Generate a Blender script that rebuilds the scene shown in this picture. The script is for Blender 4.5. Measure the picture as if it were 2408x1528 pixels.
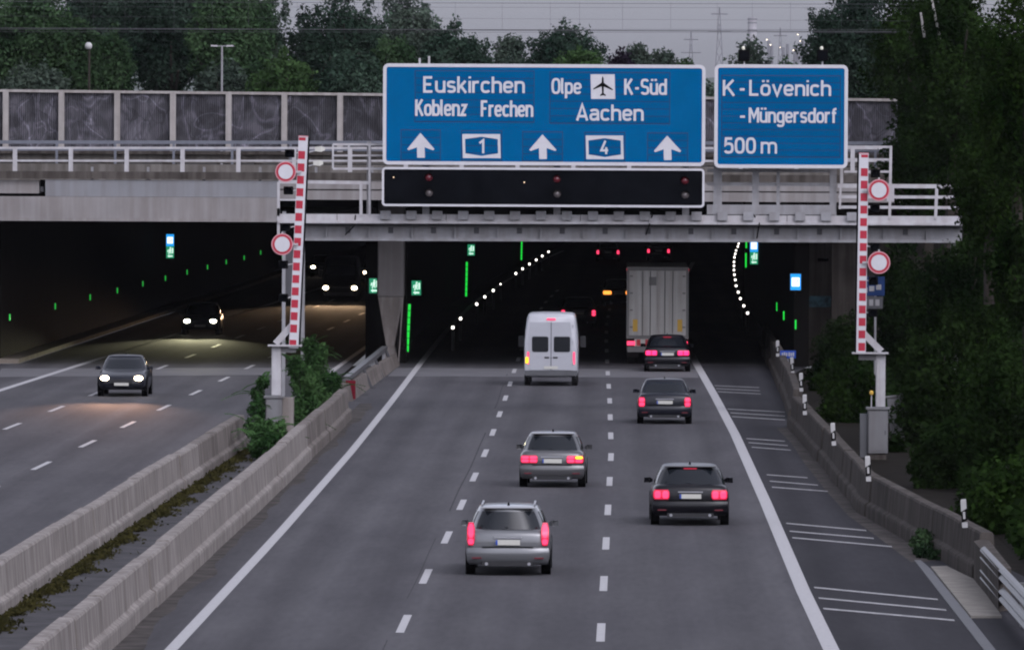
import bpy, math, random
import numpy as np
from mathutils import Vector, Matrix

# ------------------------------------------------------------------ clear
for o in list(bpy.data.objects):
    bpy.data.objects.remove(o)
S = bpy.context.scene
COL = S.collection
R = math.radians
random.seed(7)

# ------------------------------------------------------------------ camera (300 mm equivalent, on an overbridge 9.4 m above the road)
F = 20160.0                      # focal length in units of a 2408 px wide picture
CAMP = Vector((0, 0, 9.4))
_n = Vector((276, 444, -F)).normalized()          # +Y of the road as seen by the camera
_r = R(0.30)
_z = Vector((math.sin(_r), math.cos(_r), 0))
_z = (_z - _n * _z.dot(_n)).normalized()
_x = _n.cross(_z)
CR = Matrix((_x, _n, _z))        # camera -> world
cd = bpy.data.cameras.new('camera')
cam = bpy.data.objects.new('camera', cd); COL.objects.link(cam)
cam.matrix_world = Matrix.Translation(CAMP) @ CR.to_4x4()
cd.sensor_width = 36; cd.sensor_fit = 'HORIZONTAL'
cd.lens = F / 2408 * 36
cd.clip_start = 1; cd.clip_end = 20000
S.camera = cam

# ------------------------------------------------------------------ world and sun (overcast dusk)
SUN_EL, SUN_AZ = 42, 150          # azimuth clockwise from +Y
w = bpy.data.worlds.new('World'); S.world = w; w.use_nodes = True
nt = w.node_tree; nt.nodes.clear()
sky = nt.nodes.new('ShaderNodeTexSky'); sky.sky_type = 'NISHITA'; sky.sun_disc = False
sky.sun_elevation = R(SUN_EL); sky.sun_rotation = R(SUN_AZ)
sky.air_density = 1.0; sky.dust_density = 3.0; sky.ozone_density = 1.0
hs = nt.nodes.new('ShaderNodeHueSaturation'); hs.inputs['Saturation'].default_value = 0.16; hs.inputs['Value'].default_value = 1.86
tint = nt.nodes.new('ShaderNodeMix'); tint.data_type = 'RGBA'; tint.blend_type = 'MULTIPLY'
tint.inputs[0].default_value = 1.0
tint.inputs[7].default_value = (0.955, 0.965, 1.12, 1)
bg = nt.nodes.new('ShaderNodeBackground'); bg.inputs['Strength'].default_value = 0.135
wo = nt.nodes.new('ShaderNodeOutputWorld')
nt.links.new(sky.outputs[0], hs.inputs['Color']); nt.links.new(hs.outputs[0], tint.inputs[6])
nt.links.new(tint.outputs[2], bg.inputs['Color']); nt.links.new(bg.outputs[0], wo.inputs[0])
sd = bpy.data.lights.new('sun', 'SUN'); sd.energy = 0.45; sd.angle = R(40); sd.color = (1.0, 0.94, 0.92)
sun = bpy.data.objects.new('sun', sd); COL.objects.link(sun)
_d = Vector((math.cos(R(SUN_EL)) * math.sin(R(SUN_AZ)), math.cos(R(SUN_EL)) * math.cos(R(SUN_AZ)), math.sin(R(SUN_EL))))
sun.rotation_euler = _d.to_track_quat('Z', 'Y').to_euler(); sun.location = (-60, -60, 120)
S.view_settings.view_transform = 'Standard'; S.view_settings.look = 'None'
S.view_settings.exposure = 0.0; S.view_settings.gamma = 1.0
S.render.engine = 'CYCLES'
S.cycles.use_denoising = True
S.cycles.max_bounces = 6; S.cycles.diffuse_bounces = 3; S.cycles.glossy_bounces = 2
S.cycles.volume_bounces = 0; S.cycles.transmission_bounces = 2
S.cycles.sample_clamp_indirect = 4
S.cycles.filter_width = 2.1

# ------------------------------------------------------------------ picture <-> place
def px(u, v, d):
    """the point at depth d (metres along the road) seen at (u, v) of the 2408 px wide photograph"""
    q = CR @ Vector((u - 1204, 764 - v, -F))
    return CAMP + q * (d / q.y)
def gnd(u, v, z=0.0):
    q = CR @ Vector((u - 1204, 764 - v, -F))
    return CAMP + q * ((z - CAMP.z) / q.z)
_sh = [(0, 0), (255, 0), (305, -.16), (340, -.32), (395, -.53), (430, -.6), (480, -.5), (540, .1), (620, 1.3), (660, 2.0), (900, 8.0)]
def shift(d):
    for (a, b), (c, e) in zip(_sh, _sh[1:]):
        if d <= c:
            return b + (e - b) * (d - a) / (c - a)
    return _sh[-1][1]

# ------------------------------------------------------------------ materials
M = {}
def mat(name, col, rough=.8, var=0.0, scale=3.0, stretch=(1, 1, 1), metal=0.0, spec=.35, emit=None, estr=0.0,
        bump=0.0, col2=None, streak=0.0, coat=0.0, trans=0.0, rnd=0.0, alpha=1.0):
    m = bpy.data.materials.new(name); m.use_nodes = True
    n = m.node_tree; b = n.nodes['Principled BSDF']
    b.inputs['Base Color'].default_value = (*col, 1)
    b.inputs['Roughness'].default_value = rough
    b.inputs['Metallic'].default_value = metal
    b.inputs['Specular IOR Level'].default_value = spec
    if coat: b.inputs['Coat Weight'].default_value = coat
    if trans: b.inputs['Transmission Weight'].default_value = trans
    if emit:
        b.inputs['Emission Color'].default_value = (*emit, 1); b.inputs['Emission Strength'].default_value = estr
    if var or streak or rnd:
        tc = n.nodes.new('ShaderNodeTexCoord'); mp = n.nodes.new('ShaderNodeMapping')
        mp.inputs['Scale'].default_value = stretch
        geo = n.nodes.new('ShaderNodeNewGeometry')
        n.links.new(geo.outputs['Position'], mp.inputs['Vector'])
        no = n.nodes.new('ShaderNodeTexNoise'); no.inputs['Scale'].default_value = scale
        no.inputs['Detail'].default_value = 6; no.inputs['Roughness'].default_value = .62
        n.links.new(mp.outputs[0], no.inputs['Vector'])
        cr = n.nodes.new('ShaderNodeValToRGB')
        c2 = col2 or tuple(c * (1 + var) for c in col)
        c1 = tuple(c * (1 - var) for c in col)
        cr.color_ramp.elements[0].position = .32; cr.color_ramp.elements[1].position = .68
        cr.color_ramp.elements[0].color = (*c1, 1); cr.color_ramp.elements[1].color = (*c2, 1)
        n.links.new(no.outputs['Fac'], cr.inputs[0])
        out = cr.outputs[0]
        if streak:                         # rain streaks running down a face
            mp2 = n.nodes.new('ShaderNodeMapping'); mp2.inputs['Scale'].default_value = (1.7, 1.7, .10)
            n.links.new(geo.outputs['Position'], mp2.inputs['Vector'])
            n2 = n.nodes.new('ShaderNodeTexNoise'); n2.inputs['Scale'].default_value = 2.2; n2.inputs['Detail'].default_value = 5
            n.links.new(mp2.outputs[0], n2.inputs['Vector'])
            r2 = n.nodes.new('ShaderNodeValToRGB'); r2.color_ramp.elements[0].position = .40; r2.color_ramp.elements[1].position = .62
            g = 1 - streak
            r2.color_ramp.elements[0].color = (g, g * .97, g * .95, 1); r2.color_ramp.elements[1].color = (1, 1, 1, 1)
            n.links.new(n2.outputs['Fac'], r2.inputs[0])
            mx = n.nodes.new('ShaderNodeMix'); mx.data_type = 'RGBA'; mx.blend_type = 'MULTIPLY'; mx.inputs[0].default_value = 1
            n.links.new(out, mx.inputs[6]); n.links.new(r2.outputs[0], mx.inputs[7]); out = mx.outputs[2]
        if rnd:                            # every object its own tone
            oi = n.nodes.new('ShaderNodeObjectInfo'); mr = n.nodes.new('ShaderNodeMapRange')
            mr.inputs['To Min'].default_value = 1 - rnd; mr.inputs['To Max'].default_value = 1 + rnd
            n.links.new(oi.outputs['Random'], mr.inputs['Value'])
            mx = n.nodes.new('ShaderNodeMix'); mx.data_type = 'RGBA'; mx.blend_type = 'MULTIPLY'; mx.inputs[0].default_value = 1
            n.links.new(out, mx.inputs[6]); n.links.new(mr.outputs[0], mx.inputs[7]); out = mx.outputs[2]
        n.links.new(out, b.inputs['Base Color'])
        if bump:
            bp = n.nodes.new('ShaderNodeBump'); bp.inputs['Strength'].default_value = bump; bp.inputs['Distance'].default_value = .05
            n.links.new(no.outputs['Fac'], bp.inputs['Height']); n.links.new(bp.outputs[0], b.inputs['Normal'])
    M[name] = m
    return m

def asphalt(name, base, dark, ax):
    """worn asphalt: fine grain, lengthwise bands, oil and patch stains"""
    m = bpy.data.materials.new(name); m.use_nodes = True
    n = m.node_tree; b = n.nodes['Principled BSDF']; b.inputs['Roughness'].default_value = .9
    b.inputs['Specular IOR Level'].default_value = .05
    geo = n.nodes.new('ShaderNodeNewGeometry')
    def noise(sc, st, det=5, lo=.35, hi=.65, a=(0, 0, 0), c=(1, 1, 1)):
        mp = n.nodes.new('ShaderNodeMapping'); mp.inputs['Scale'].default_value = st
        n.links.new(geo.outputs['Position'], mp.inputs['Vector'])
        t = n.nodes.new('ShaderNodeTexNoise'); t.inputs['Scale'].default_value = sc; t.inputs['Detail'].default_value = det
        n.links.new(mp.outputs[0], t.inputs['Vector'])
        r = n.nodes.new('ShaderNodeValToRGB'); r.color_ramp.elements[0].position = lo; r.color_ramp.elements[1].position = hi
        r.color_ramp.elements[0].color = (*a, 1); r.color_ramp.elements[1].color = (*c, 1)
        n.links.new(t.outputs['Fac'], r.inputs[0]); return r.outputs[0]
    def mul(p, q):
        x = n.nodes.new('ShaderNodeMix'); x.data_type = 'RGBA'; x.blend_type = 'MULTIPLY'; x.inputs[0].default_value = 1
        n.links.new(p, x.inputs[6]); n.links.new(q, x.inputs[7]); return x.outputs[2]
    a = noise(1.1, (1, .006, 1), 4, .3, .7, dark, base)
    a = mul(a, noise(.35, (1, .15, 1), 3, .38, .62, (.90, .90, .91), (1.04, 1.04, 1.04)))
    a = mul(a, noise(.9, (1, .12, 1), 6, .38, .62, (.93, .93, .94), (1.05, 1.05, 1.05)))
    a = mul(a, noise(60, (1, .25, 1), 3, .3, .7, (.86, .86, .86), (1.1, 1.1, 1.1)))
    a = mul(a, noise(7, (1, .10, 1), 4, .32, .68, (.93, .93, .93), (1.06, 1.06, 1.06)))
    a = mul(a, noise(.22, (1, .06, 1), 5, .56, .66, (1.0, 1.0, 1.0), (.88, .88, .89)))
    sx_ = n.nodes.new('ShaderNodeSeparateXYZ'); n.links.new(geo.outputs['Position'], sx_.inputs[0])
    w1 = n.nodes.new('ShaderNodeMath'); w1.operation = 'MULTIPLY_ADD'; w1.inputs[1].default_value = 2 * math.pi / 1.87; w1.inputs[2].default_value = 2 * math.pi * .49 / 1.87
    n.links.new(sx_.outputs[0], w1.inputs[0])
    w2 = n.nodes.new('ShaderNodeMath'); w2.operation = 'COSINE'; n.links.new(w1.outputs[0], w2.inputs[0])
    w3 = n.nodes.new('ShaderNodeMapRange'); w3.inputs['From Min'].default_value = -1; w3.inputs['To Min'].default_value = .90; w3.inputs['To Max'].default_value = 1.05
    n.links.new(w2.outputs[0], w3.inputs['Value'])
    cc = n.nodes.new('ShaderNodeCombineColor')
    for q in range(3): n.links.new(w3.outputs[0], cc.inputs[q])
    a = mul(a, cc.outputs[0])
    a = mul(a, noise(3.5, (1, .5, 1), 5, .62, .74, (1.0, 1.0, 1.0), (.80, .80, .80)))
    n.links.new(a, b.inputs['Base Color'])
    M[name] = m

asphalt('asphalt', (.084, .082, .087), (.062, .060, .065), 0)
asphalt('asphalt_shoulder', (.041, .040, .045), (.029, .0285, .032), 0)
mat('paint_white', (0.3437, 0.3382, 0.3437), .6, spec=.05, var=.12, scale=9)
mat('paint_worn', (0.288, 0.284, 0.288), .7, spec=.05, var=.3, scale=5)
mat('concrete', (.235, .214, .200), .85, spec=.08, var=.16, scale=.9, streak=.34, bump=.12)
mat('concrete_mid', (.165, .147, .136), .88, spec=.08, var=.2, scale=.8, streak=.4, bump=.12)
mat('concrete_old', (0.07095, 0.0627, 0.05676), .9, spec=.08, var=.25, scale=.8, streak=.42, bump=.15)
mat('concrete_bridge', (0.2052, 0.1944, 0.1917), .85, spec=.08, var=.10, scale=.6, streak=.16, bump=.06)
mat('concrete_cool', (0.1774, 0.1799, 0.1897), .85, spec=.08, var=.08, scale=.5, streak=.10)
mat('concrete_brown', (0.12, 0.111, 0.102), .9, spec=.08, var=.25, scale=.8, streak=.3)
mat('apron', (0.2046, 0.1906, 0.172), .9, spec=.05, var=.2, scale=2.0)
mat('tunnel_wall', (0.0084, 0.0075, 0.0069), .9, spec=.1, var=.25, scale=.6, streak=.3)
mat('tunnel_kerb', (.16, .135, .11), .8, var=.25, scale=1)
mat('soil', (0.01215, 0.01026, 0.0081), .95, spec=.05, var=.4, scale=1.2)
mat('median_paving', (0.0625, 0.061, 0.065), .9, spec=.05, var=.35, scale=.8)
mat('steel_white', (0.3529, 0.347, 0.3588), .5, var=.10, scale=3, streak=.12)
mat('steel_grey', (0.2178, 0.2178, 0.2277), .5, var=.12, scale=2, streak=.15)
mat('steel_dark', (0.05, 0.05, 0.055), .55, var=.2, scale=2)
mat('galvanised', (0.1102, 0.1102, 0.1132), .42, var=.12, scale=3, metal=.3)
mat('railing_blue', (0.102, 0.108, 0.129), .5, var=.1, scale=3)
mat('sign_blue', (.0004, .082, .214), .55, var=.05, scale=1.2, spec=.0)
mat('sign_blue_slat', (.0005, .072, .190), .55, var=.05, scale=1.2, spec=.0, rnd=.06)
mat('sign_groove', (0.0012, 0.027, 0.087), .6)
mat('sign_white', (0.4414, 0.4347, 0.4548), .45, var=.05, scale=4)
mat('sign_red', (0.315, 0.01125, 0.03), .5, var=.08, scale=5)
mat('sign_pink', (0.434, 0.21, 0.231), .5)
mat('black_panel', (.004, .0045, .006), .5, spec=.0, var=.3, scale=2)
mat('black_paint', (.004, .004, .0045), .6, spec=.02)
mat('lens_red_off', (.11, .012, .02), .2, spec=.6)
mat('lens_clear_off', (.10, .085, .085), .2, spec=.6)
mat('bulb_cream', (.7, .68, .55), .4)
mat('cabinet', (0.1398, 0.1398, 0.1444), .55, var=.08, scale=2, streak=.15)
mat('cabinet_shade', (0.078, 0.0795, 0.0855), .6, var=.1, scale=2)  # darker cabinet grey, shade put into the colour; reused on the van bumper
mat('graffiti_teal', (0.036, 0.078, 0.096), .8, var=.7, scale=3)
mat('delineator_white', (0.3525, 0.3476, 0.3427), .55)
mat('rubber', (.012, .012, .013), .85)
mat('rim', (.35, .35, .37), .35, metal=.8)
mat('glass_dark', (.008, .010, .013), .16, spec=.35)
mat('plastic_dark', (.015, .015, .017), .6)
mat('plate_white', (0.434, 0.427, 0.385), .5)
mat('faded_blue', (.010, .026, .085), .7, spec=.1, var=.25, scale=4)
mat('reflector_red', (.14, .008, .018), .6, spec=.1)
mat('plate_blue', (.01, .05, .3), .5)
mat('car_black', (.004, .004, .006), .3, coat=.12, spec=.22)
mat('car_dark', (.008, .009, .014), .3, coat=.15, spec=.25)
mat('car_silver', (0.12, 0.123, 0.129), .3, metal=.35, coat=.6)
mat('car_grey', (0.075, 0.075, 0.078), .3, metal=.35, coat=.6)
mat('van_white', (0.3501, 0.3554, 0.3819), .35, var=.03, scale=2, coat=.3)
mat('trailer_white', (0.425, 0.4123, 0.391), .5, var=.06, scale=1, streak=.2)
mat('trailer_frame', (0.15, 0.145, 0.14), .5)
mat('sticker_yellow', (.55, .33, .05), .5)
mat('chevron_red', (.45, .03, .04), .5)
mat('birch', (.26, .25, .235), .8, var=.25, scale=6)
mat('bark', (0.021, 0.0165, 0.0126), .95, var=.3, scale=6)
mat('wire', (.05, .05, .055), .6)
mat('far_concrete', (.30, .29, .30), .9, var=.1, scale=.05)
mat('far_steel', (.12, .12, .13), .8)
mat('hill_green', (.04, .055, .04), .95, var=.3, scale=.01)
mat('noise_post', (0.2728, 0.2542, 0.2418), .8, var=.12, scale=2, streak=.2)
mat('em_tail', (.25, .0, .02), .3, emit=(1.0, .055, .15), estr=1.75)
mat('em_brake', (.25, .0, .02), .3, emit=(1.0, .035, .19), estr=2.3)
mat('em_lens', (.20, .0, .02), .25, emit=(1.0, .03, .09), estr=.55)
mat('em_red_dim', (.2, .0, .02), .3, emit=(1.0, .05, .08), estr=.35)
mat('em_amber', (.3, .15, .0), .3, emit=(1.0, .62, .02), estr=2.2)
mat('em_orange', (.3, .1, .0), .3, emit=(1.0, .32, .05), estr=2.0)
mat('em_head_warm', (.8, .7, .6), .3, emit=(1.0, .80, .55), estr=26)
mat('em_head_pale', (.8, .8, .7), .3, emit=(1.0, .97, .74), estr=26)
mat('em_lamp', (.8, .8, .8), .3, emit=(1.0, .93, .86), estr=5)
mat('em_green', (.0, .2, .02), .3, emit=(.015, .72, .06), estr=1.0)
mat('em_green_mid', (.0, .2, .02), .3, emit=(.02, .42, .05), estr=.9)
mat('em_green_dim', (.0, .2, .02), .3, emit=(.02, .30, .04), estr=.7)
mat('em_exit_green', (.0, .2, .08), .3, emit=(.02, .30, .15), estr=.9)
mat('em_exit_white', (.6, .8, .7), .3, emit=(.72, 1.0, .85), estr=1.1)
mat('em_sos_blue', (.0, .1, .4), .3, emit=(.02, .33, .85), estr=1.2)
mat('em_sos_white', (.7, .8, .9), .3, emit=(.85, .95, 1.0), estr=1.5)
mat('em_spark', (.8, .7, .5), .3, emit=(1.0, .55, .25), estr=1.2)
mat('em_refinery', (.8, .7, .5), .3, emit=(1.0, .83, .62), estr=4)

def leafmat(name, c1, c2, rnd=.22):
    m = bpy.data.materials.new(name); m.use_nodes = True
    n = m.node_tree; n.nodes.clear()
    out = n.nodes.new('ShaderNodeOutputMaterial')
    geo = n.nodes.new('ShaderNodeNewGeometry'); oi = n.nodes.new('ShaderNodeObjectInfo')
    no = n.nodes.new('ShaderNodeTexNoise'); no.inputs['Scale'].default_value = .55; no.inputs['Detail'].default_value = 4
    n.links.new(geo.outputs['Position'], no.inputs['Vector'])
    cr = n.nodes.new('ShaderNodeValToRGB'); cr.color_ramp.elements[0].position = .36; cr.color_ramp.elements[1].position = .64
    cr.color_ramp.elements[0].color = (*c1, 1); cr.color_ramp.elements[1].color = (*c2, 1)
    n.links.new(no.outputs['Fac'], cr.inputs[0])
    # every leaf a little lighter or darker than its neighbour
    mr0 = n.nodes.new('ShaderNodeMapRange'); mr0.inputs['To Min'].default_value = .6; mr0.inputs['To Max'].default_value = 1.4
    n.links.new(geo.outputs['Random Per Island'], mr0.inputs['Value'])
    mr = n.nodes.new('ShaderNodeMapRange'); mr.inputs['To Min'].default_value = 1 - rnd; mr.inputs['To Max'].default_value = 1 + rnd
    n.links.new(oi.outputs['Random'], mr.inputs['Value'])
    mm = n.nodes.new('ShaderNodeMath'); mm.operation = 'MULTIPLY'
    n.links.new(mr0.outputs[0], mm.inputs[0]); n.links.new(mr.outputs[0], mm.inputs[1])
    mx = n.nodes.new('ShaderNodeMix'); mx.data_type = 'RGBA'; mx.blend_type = 'MULTIPLY'; mx.inputs[0].default_value = 1
    n.links.new(cr.outputs[0], mx.inputs[6]); n.links.new(mm.outputs[0], mx.inputs[7])
    d = n.nodes.new('ShaderNodeBsdfDiffuse'); t = n.nodes.new('ShaderNodeBsdfTranslucent')
    n.links.new(mx.outputs[2], d.inputs[0]); n.links.new(mx.outputs[2], t.inputs[0])
    ms = n.nodes.new('ShaderNodeMixShader'); ms.inputs[0].default_value = .25
    n.links.new(d.outputs[0], ms.inputs[1]); n.links.new(t.outputs[0], ms.inputs[2])
    n.links.new(ms.outputs[0], out.inputs[0])
    M[name] = m
leafmat('leaf_dark', (.013, .026, .018), (.032, .052, .036))
leafmat('leaf_mid', (.021, .042, .020), (.043, .075, .034))
leafmat('leaf_light', (.028, .056, .020), (.048, .088, .032))
leafmat('leaf_grey', (.032, .048, .037), (.062, .082, .062))
leafmat('leaf_purple', (.011, .008, .014), (.022, .016, .026))
leafmat('leaf_slope', (.003, .008, .002), (.016, .031, .008))
leafmat('leaf_slope_light', (.006, .016, .003), (.022, .043, .009))
leafmat('leaf_bush', (.020, .050, .016), (.050, .098, .034))
leafmat('moss', (.022, .021, .008), (.042, .038, .014))

# ------------------------------------------------------------------ mesh helpers
class MB:
    def __init__(s): s.v = []; s.f = []
    def add(s, vs, fs):
        b = len(s.v); s.v += [tuple(p) for p in vs]; s.f += [tuple(i + b for i in f) for f in fs]; return s
    def box(s, x0, x1, y0, y1, z0, z1):
        return s.add([(x, y, z) for z in (z0, z1) for y in (y0, y1) for x in (x0, x1)],
                     [(0, 2, 3, 1), (4, 5, 7, 6), (0, 1, 5, 4), (2, 6, 7, 3), (0, 4, 6, 2), (1, 3, 7, 5)])
    def bbox(s, x0, x1, y0, y1, z0, z1, b=.02):
        """box with chamfered edges (front/back outline octagon)"""
        o = lambda x, y: [(x0 + b, y, z0), (x1 - b, y, z0), (x1, y, z0 + b), (x1, y, z1 - b), (x1 - b, y, z1), (x0 + b, y, z1), (x0, y, z1 - b), (x0, y, z0 + b)]
        inn = lambda y: [(x0 + 2 * b, y, z0 + b), (x1 - 2 * b, y, z0 + b), (x1 - b, y, z0 + 2 * b), (x1 - b, y, z1 - 2 * b), (x1 - 2 * b, y, z1 - b), (x0 + 2 * b, y, z1 - b), (x0 + b, y, z1 - 2 * b), (x0 + b, y, z0 + 2 * b)]
        return s.loft([inn(y0), o(0, y0 + b), o(0, y1 - b), inn(y1)])
    def loft(s, rings, cap=True, closed=True):
        n = len(rings[0]); b = len(s.v)
        for r in rings: s.v += [tuple(p) for p in r]
        for i in range(len(rings) - 1):
            for j in range(n if closed else n - 1):
                k = (j + 1) % n
                s.f.append((b + i * n + j, b + i * n + k, b + (i + 1) * n + k, b + (i + 1) * n + j))
        if cap:
            s.f.append(tuple(b + j for j in reversed(range(n))))
            s.f.append(tuple(b + (len(rings) - 1) * n + j for j in range(n)))
        return s
    def tube(s, p, q, r, n=8, r2=None):
        p, q = Vector(p), Vector(q); a = (q - p).normalized()
        t = Vector((0, 0, 1)) if abs(a.z) < .9 else Vector((0, 1, 0))
        e = a.cross(t).normalized(); g = a.cross(e)
        r2 = r if r2 is None else r2
        ring = lambda c, rr: [c + e * (rr * math.cos(2 * math.pi * i / n)) + g * (rr * math.sin(2 * math.pi * i / n)) for i in range(n)]
        return s.loft([ring(p, r), ring(q, r2)])
    def beam(s, p, q, w, h, up=(0, 0, 1)):
        p, q = Vector(p), Vector(q); a = (q - p).normalized()
        up = Vector(up)
        if abs(a.dot(up)) > .95: up = Vector((0, 1, 0))
        e = a.cross(up).normalized() * (w / 2); g = e.cross(a).normalized() * (h / 2)
        ring = lambda c: [c - e - g, c + e - g, c + e + g, c - e + g]
        return s.loft([ring(p), ring(q)])
    def prism(s, poly, y0, y1):
        """polygon in x/z, extruded in y"""
        return s.loft([[(x, y0, z) for x, z in poly], [(x, y1, z) for x, z in poly]])
    def slab(s, poly, z0, z1):
        return s.loft([[(x, y, z0) for x, y in poly], [(x, y, z1) for x, y in poly]])
    def disc(s, c, r, y0, y1, n=28):
        return s.prism([(c[0] + r * math.cos(2 * math.pi * i / n), c[1] + r * math.sin(2 * math.pi * i / n)) for i in range(n)], y0, y1)
    def ball(s, c, rx, ry, rz, nu=12, nv=8):
        rings = []
        for j in range(1, nv):
            t = math.pi * j / nv
            rings.append([(c[0] + rx * math.sin(t) * math.cos(2 * math.pi * i / nu), c[1] + ry * math.sin(t) * math.sin(2 * math.pi * i / nu), c[2] + rz * math.cos(t)) for i in range(nu)])
        return s.loft(rings)
    def strip(s, pts, w, z):
        """flat ribbon on the ground along (x, y) points, measured across x"""
        b = len(s.v)
        for x, y in pts: s.v += [(x - w / 2, y, z), (x + w / 2, y, z)]
        for i in range(len(pts) - 1):
            k = b + 2 * i; s.f.append((k, k + 1, k + 3, k + 2))
        return s
    def mesh(s, name, m, smooth=False):
        me = bpy.data.meshes.new(name); me.from_pydata(s.v, [], s.f); me.update()
        if m: me.materials.append(M[m])
        if smooth:
            me.polygons.foreach_set('use_smooth', [True] * len(me.polygons))
            try: me.set_sharp_from_angle(angle=R(38))
            except Exception: pass
        return me
    def build(s, name, m, parent=None, smooth=False):
        o = bpy.data.objects.new(name, s.mesh(name, m, smooth)); COL.objects.link(o)
        if parent is not None: place(o, parent)
        return o
ROOT = {}
def place(o, parent):
    """parent o, whose mesh is in the coordinates of the top-level thing's frame"""
    o.parent = parent
    if parent.type != 'EMPTY' and parent.parent is None and parent.location.length == 0: return
def wbuild(mb, name, m, parent, smooth=False):
    """mesh given in world coordinates under a root standing at its own place"""
    o = parent; off = Vector((0, 0, 0))
    while o is not None:
        off = off + o.location; o = o.parent
    mb.v = [(x - off.x, y - off.y, z - off.z) for x, y, z in mb.v]
    return mb.build(name, m, parent, smooth)
def tag(o, label=None, cat=None, group=None, kind=None):
    if label: o['label'] = label
    if cat: o['category'] = cat
    if group: o['group'] = group
    if kind: o['kind'] = kind
    return o
def thing(name, loc, label, cat, group=None, rz=0):
    o = bpy.data.objects.new(name, None); COL.objects.link(o)
    o.location = loc; o.rotation_euler = (0, 0, rz); o.empty_display_size = .3
    return tag(o, label, cat, group)
def kids(o): return [c for c in COL.objects if c.parent == o]
def copy_tree(o, parent=None):
    c = o.copy(); COL.objects.link(c); c.parent = parent
    for ch in o.children: copy_tree(ch, c)
    return c
ORD = ['first', 'second', 'third', 'fourth', 'fifth', 'sixth', 'seventh', 'eighth', 'ninth', 'tenth', 'eleventh', 'twelfth',
       'thirteenth', 'fourteenth', 'fifteenth', 'sixteenth', 'seventeenth', 'eighteenth', 'nineteenth', 'twentieth']

# ================================================================== SETTING
PORTAL = 350.0
def lwall(d): return -25.75 + .0085 * (d - 350)          # left tunnel wall
def ltub_r(d): return -10.75 + .6 * shift(d)
def rtub_l(d): return -9.35 + shift(d)
def rtub_r(d): return 7.15 + shift(d)

# ground: the cutting with its right-hand slope, and the plateau over the tunnel
def hgt(x, y):
    t = 0
    if x > 8.8: t = min(1, (x - 8.8) / 9.5)
    if x < -29: t = min(1, (-29 - x) / 9.5)
    return 7.0 * (t * t * (3 - 2 * t)) - .06
g = MB(); xs = [-4000, -400, -120, -60, -38.5, -36, -34, -32, -30, -29, -20, -8, 4, 8.8, 10, 11.5, 13, 14.5, 16, 17.5, 18.3, 40, 120, 400, 4000]
ys = [-400, -100, 0, 60, 120, 160, 200, 240, 280, 320, 351]
b0 = 0
for y in ys:
    for x in xs: g.v.append((x, y, hgt(x, y)))
nx = len(xs)
for j in range(len(ys) - 1):
    for i in range(nx - 1):
        k = j * nx + i; g.f.append((k, k + 1, k + nx + 1, k + nx))
b0 = len(g.v)                                              # plateau beyond the portal, out to the horizon
ys2 = [351, 400, 600, 1000, 2000, 4000, 9000, 14000]
for y in ys2:
    for x in xs: g.v.append((x, y, 7.1))
for j in range(len(ys2) - 1):
    for i in range(nx - 1):
        k = b0 + j * nx + i; g.f.append((k, k + 1, k + nx + 1, k + nx))
tag(g.build('ground', 'soil'), 'dark soil of the cutting and the ground beyond it', kind='structure')

def redge(y):
    e = [(0, 8.6), (185, 8.6), (206, 6.9), (232, 6.15), (262, 5.75), (280, 5.75), (300, 6.2), (345, 6.6), (352, 7.5)]
    for (a, b), (c, d_) in zip(e, e[1:]):
        if y <= c: return b + (d_ - b) * (y - a) / (c - a)
    return 7.5 + shift(y)
# right carriageway
def rows(a, b, st=6.0):
    n = max(1, int(round((b - a) / st))); return [a + (b - a) * i / n for i in range(n + 1)]
m_ = MB()
for y in rows(60, 880, 10): m_.v += [(-9.75 + shift(y), y, 0), (redge(y), y, 0)]
for i in range(len(m_.v) // 2 - 1): m_.f.append((2 * i, 2 * i + 1, 2 * i + 3, 2 * i + 2))
road_r = tag(m_.build('carriageway', 'asphalt'), 'three lane asphalt carriageway leading into the right tunnel tube', kind='structure')
m_ = MB()
for y in rows(60, 880, 10): m_.v += [(min(-24.0, lwall(max(y, 340)) + .9) - (3 if y < 345 else 0), y, 0), (-11.05 + .5 * shift(y), y, 0)]
for i in range(len(m_.v) // 2 - 1): m_.f.append((2 * i, 2 * i + 1, 2 * i + 3, 2 * i + 2))
road_l = tag(m_.build('carriageway', 'asphalt'), 'oncoming asphalt carriageway leaving the left tunnel tube', kind='structure')
# darker hard shoulder on the right
edge_px = [(2046, 1700), (1955, 1528), (1889, 1390), (1800, 1180), (1728, 1020), (1680, 930), (1640, 860)]
edge = []
for (ua, va), (ub, vb) in zip(edge_px, edge_px[1:]):
    for i in range(6): edge.append(gnd(ua + (ub - ua) * i / 6, va + (vb - va) * i / 6))
edge.append(gnd(*edge_px[-1]))
edge_pts = [(p.x, p.y) for p in edge] + [(3.15 + shift(y), y) for y in (380, 420, 480, 560, 640)]
m_ = MB()
for p in edge: m_.v += [(p.x + .12, p.y, .004), (redge(p.y) - .05, p.y, .004)]
for i in range(len(edge) - 1): m_.f.append((2 * i, 2 * i + 1, 2 * i + 3, 2 * i + 2))
shoulder = tag(m_.build('hard_shoulder', 'asphalt_shoulder'), 'darker asphalt hard shoulder beside the right lane', kind='structure')
# median strip
m_ = MB(); m_.v = [(-11.05, 60, .004), (-9.75, 60, .004), (-9.75, 349, .004), (-11.05, 349, .004)]
m_.v = [(-12.6, 60, .006), (-9.55, 60, .006), (-9.35, 349, .006), (-11.0, 349, .006)]; m_.f = [(0, 1, 2, 3)]
tag(m_.build('median_strip', 'median_paving'), 'stained paving of the central strip between the concrete barriers', kind='structure')

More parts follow.
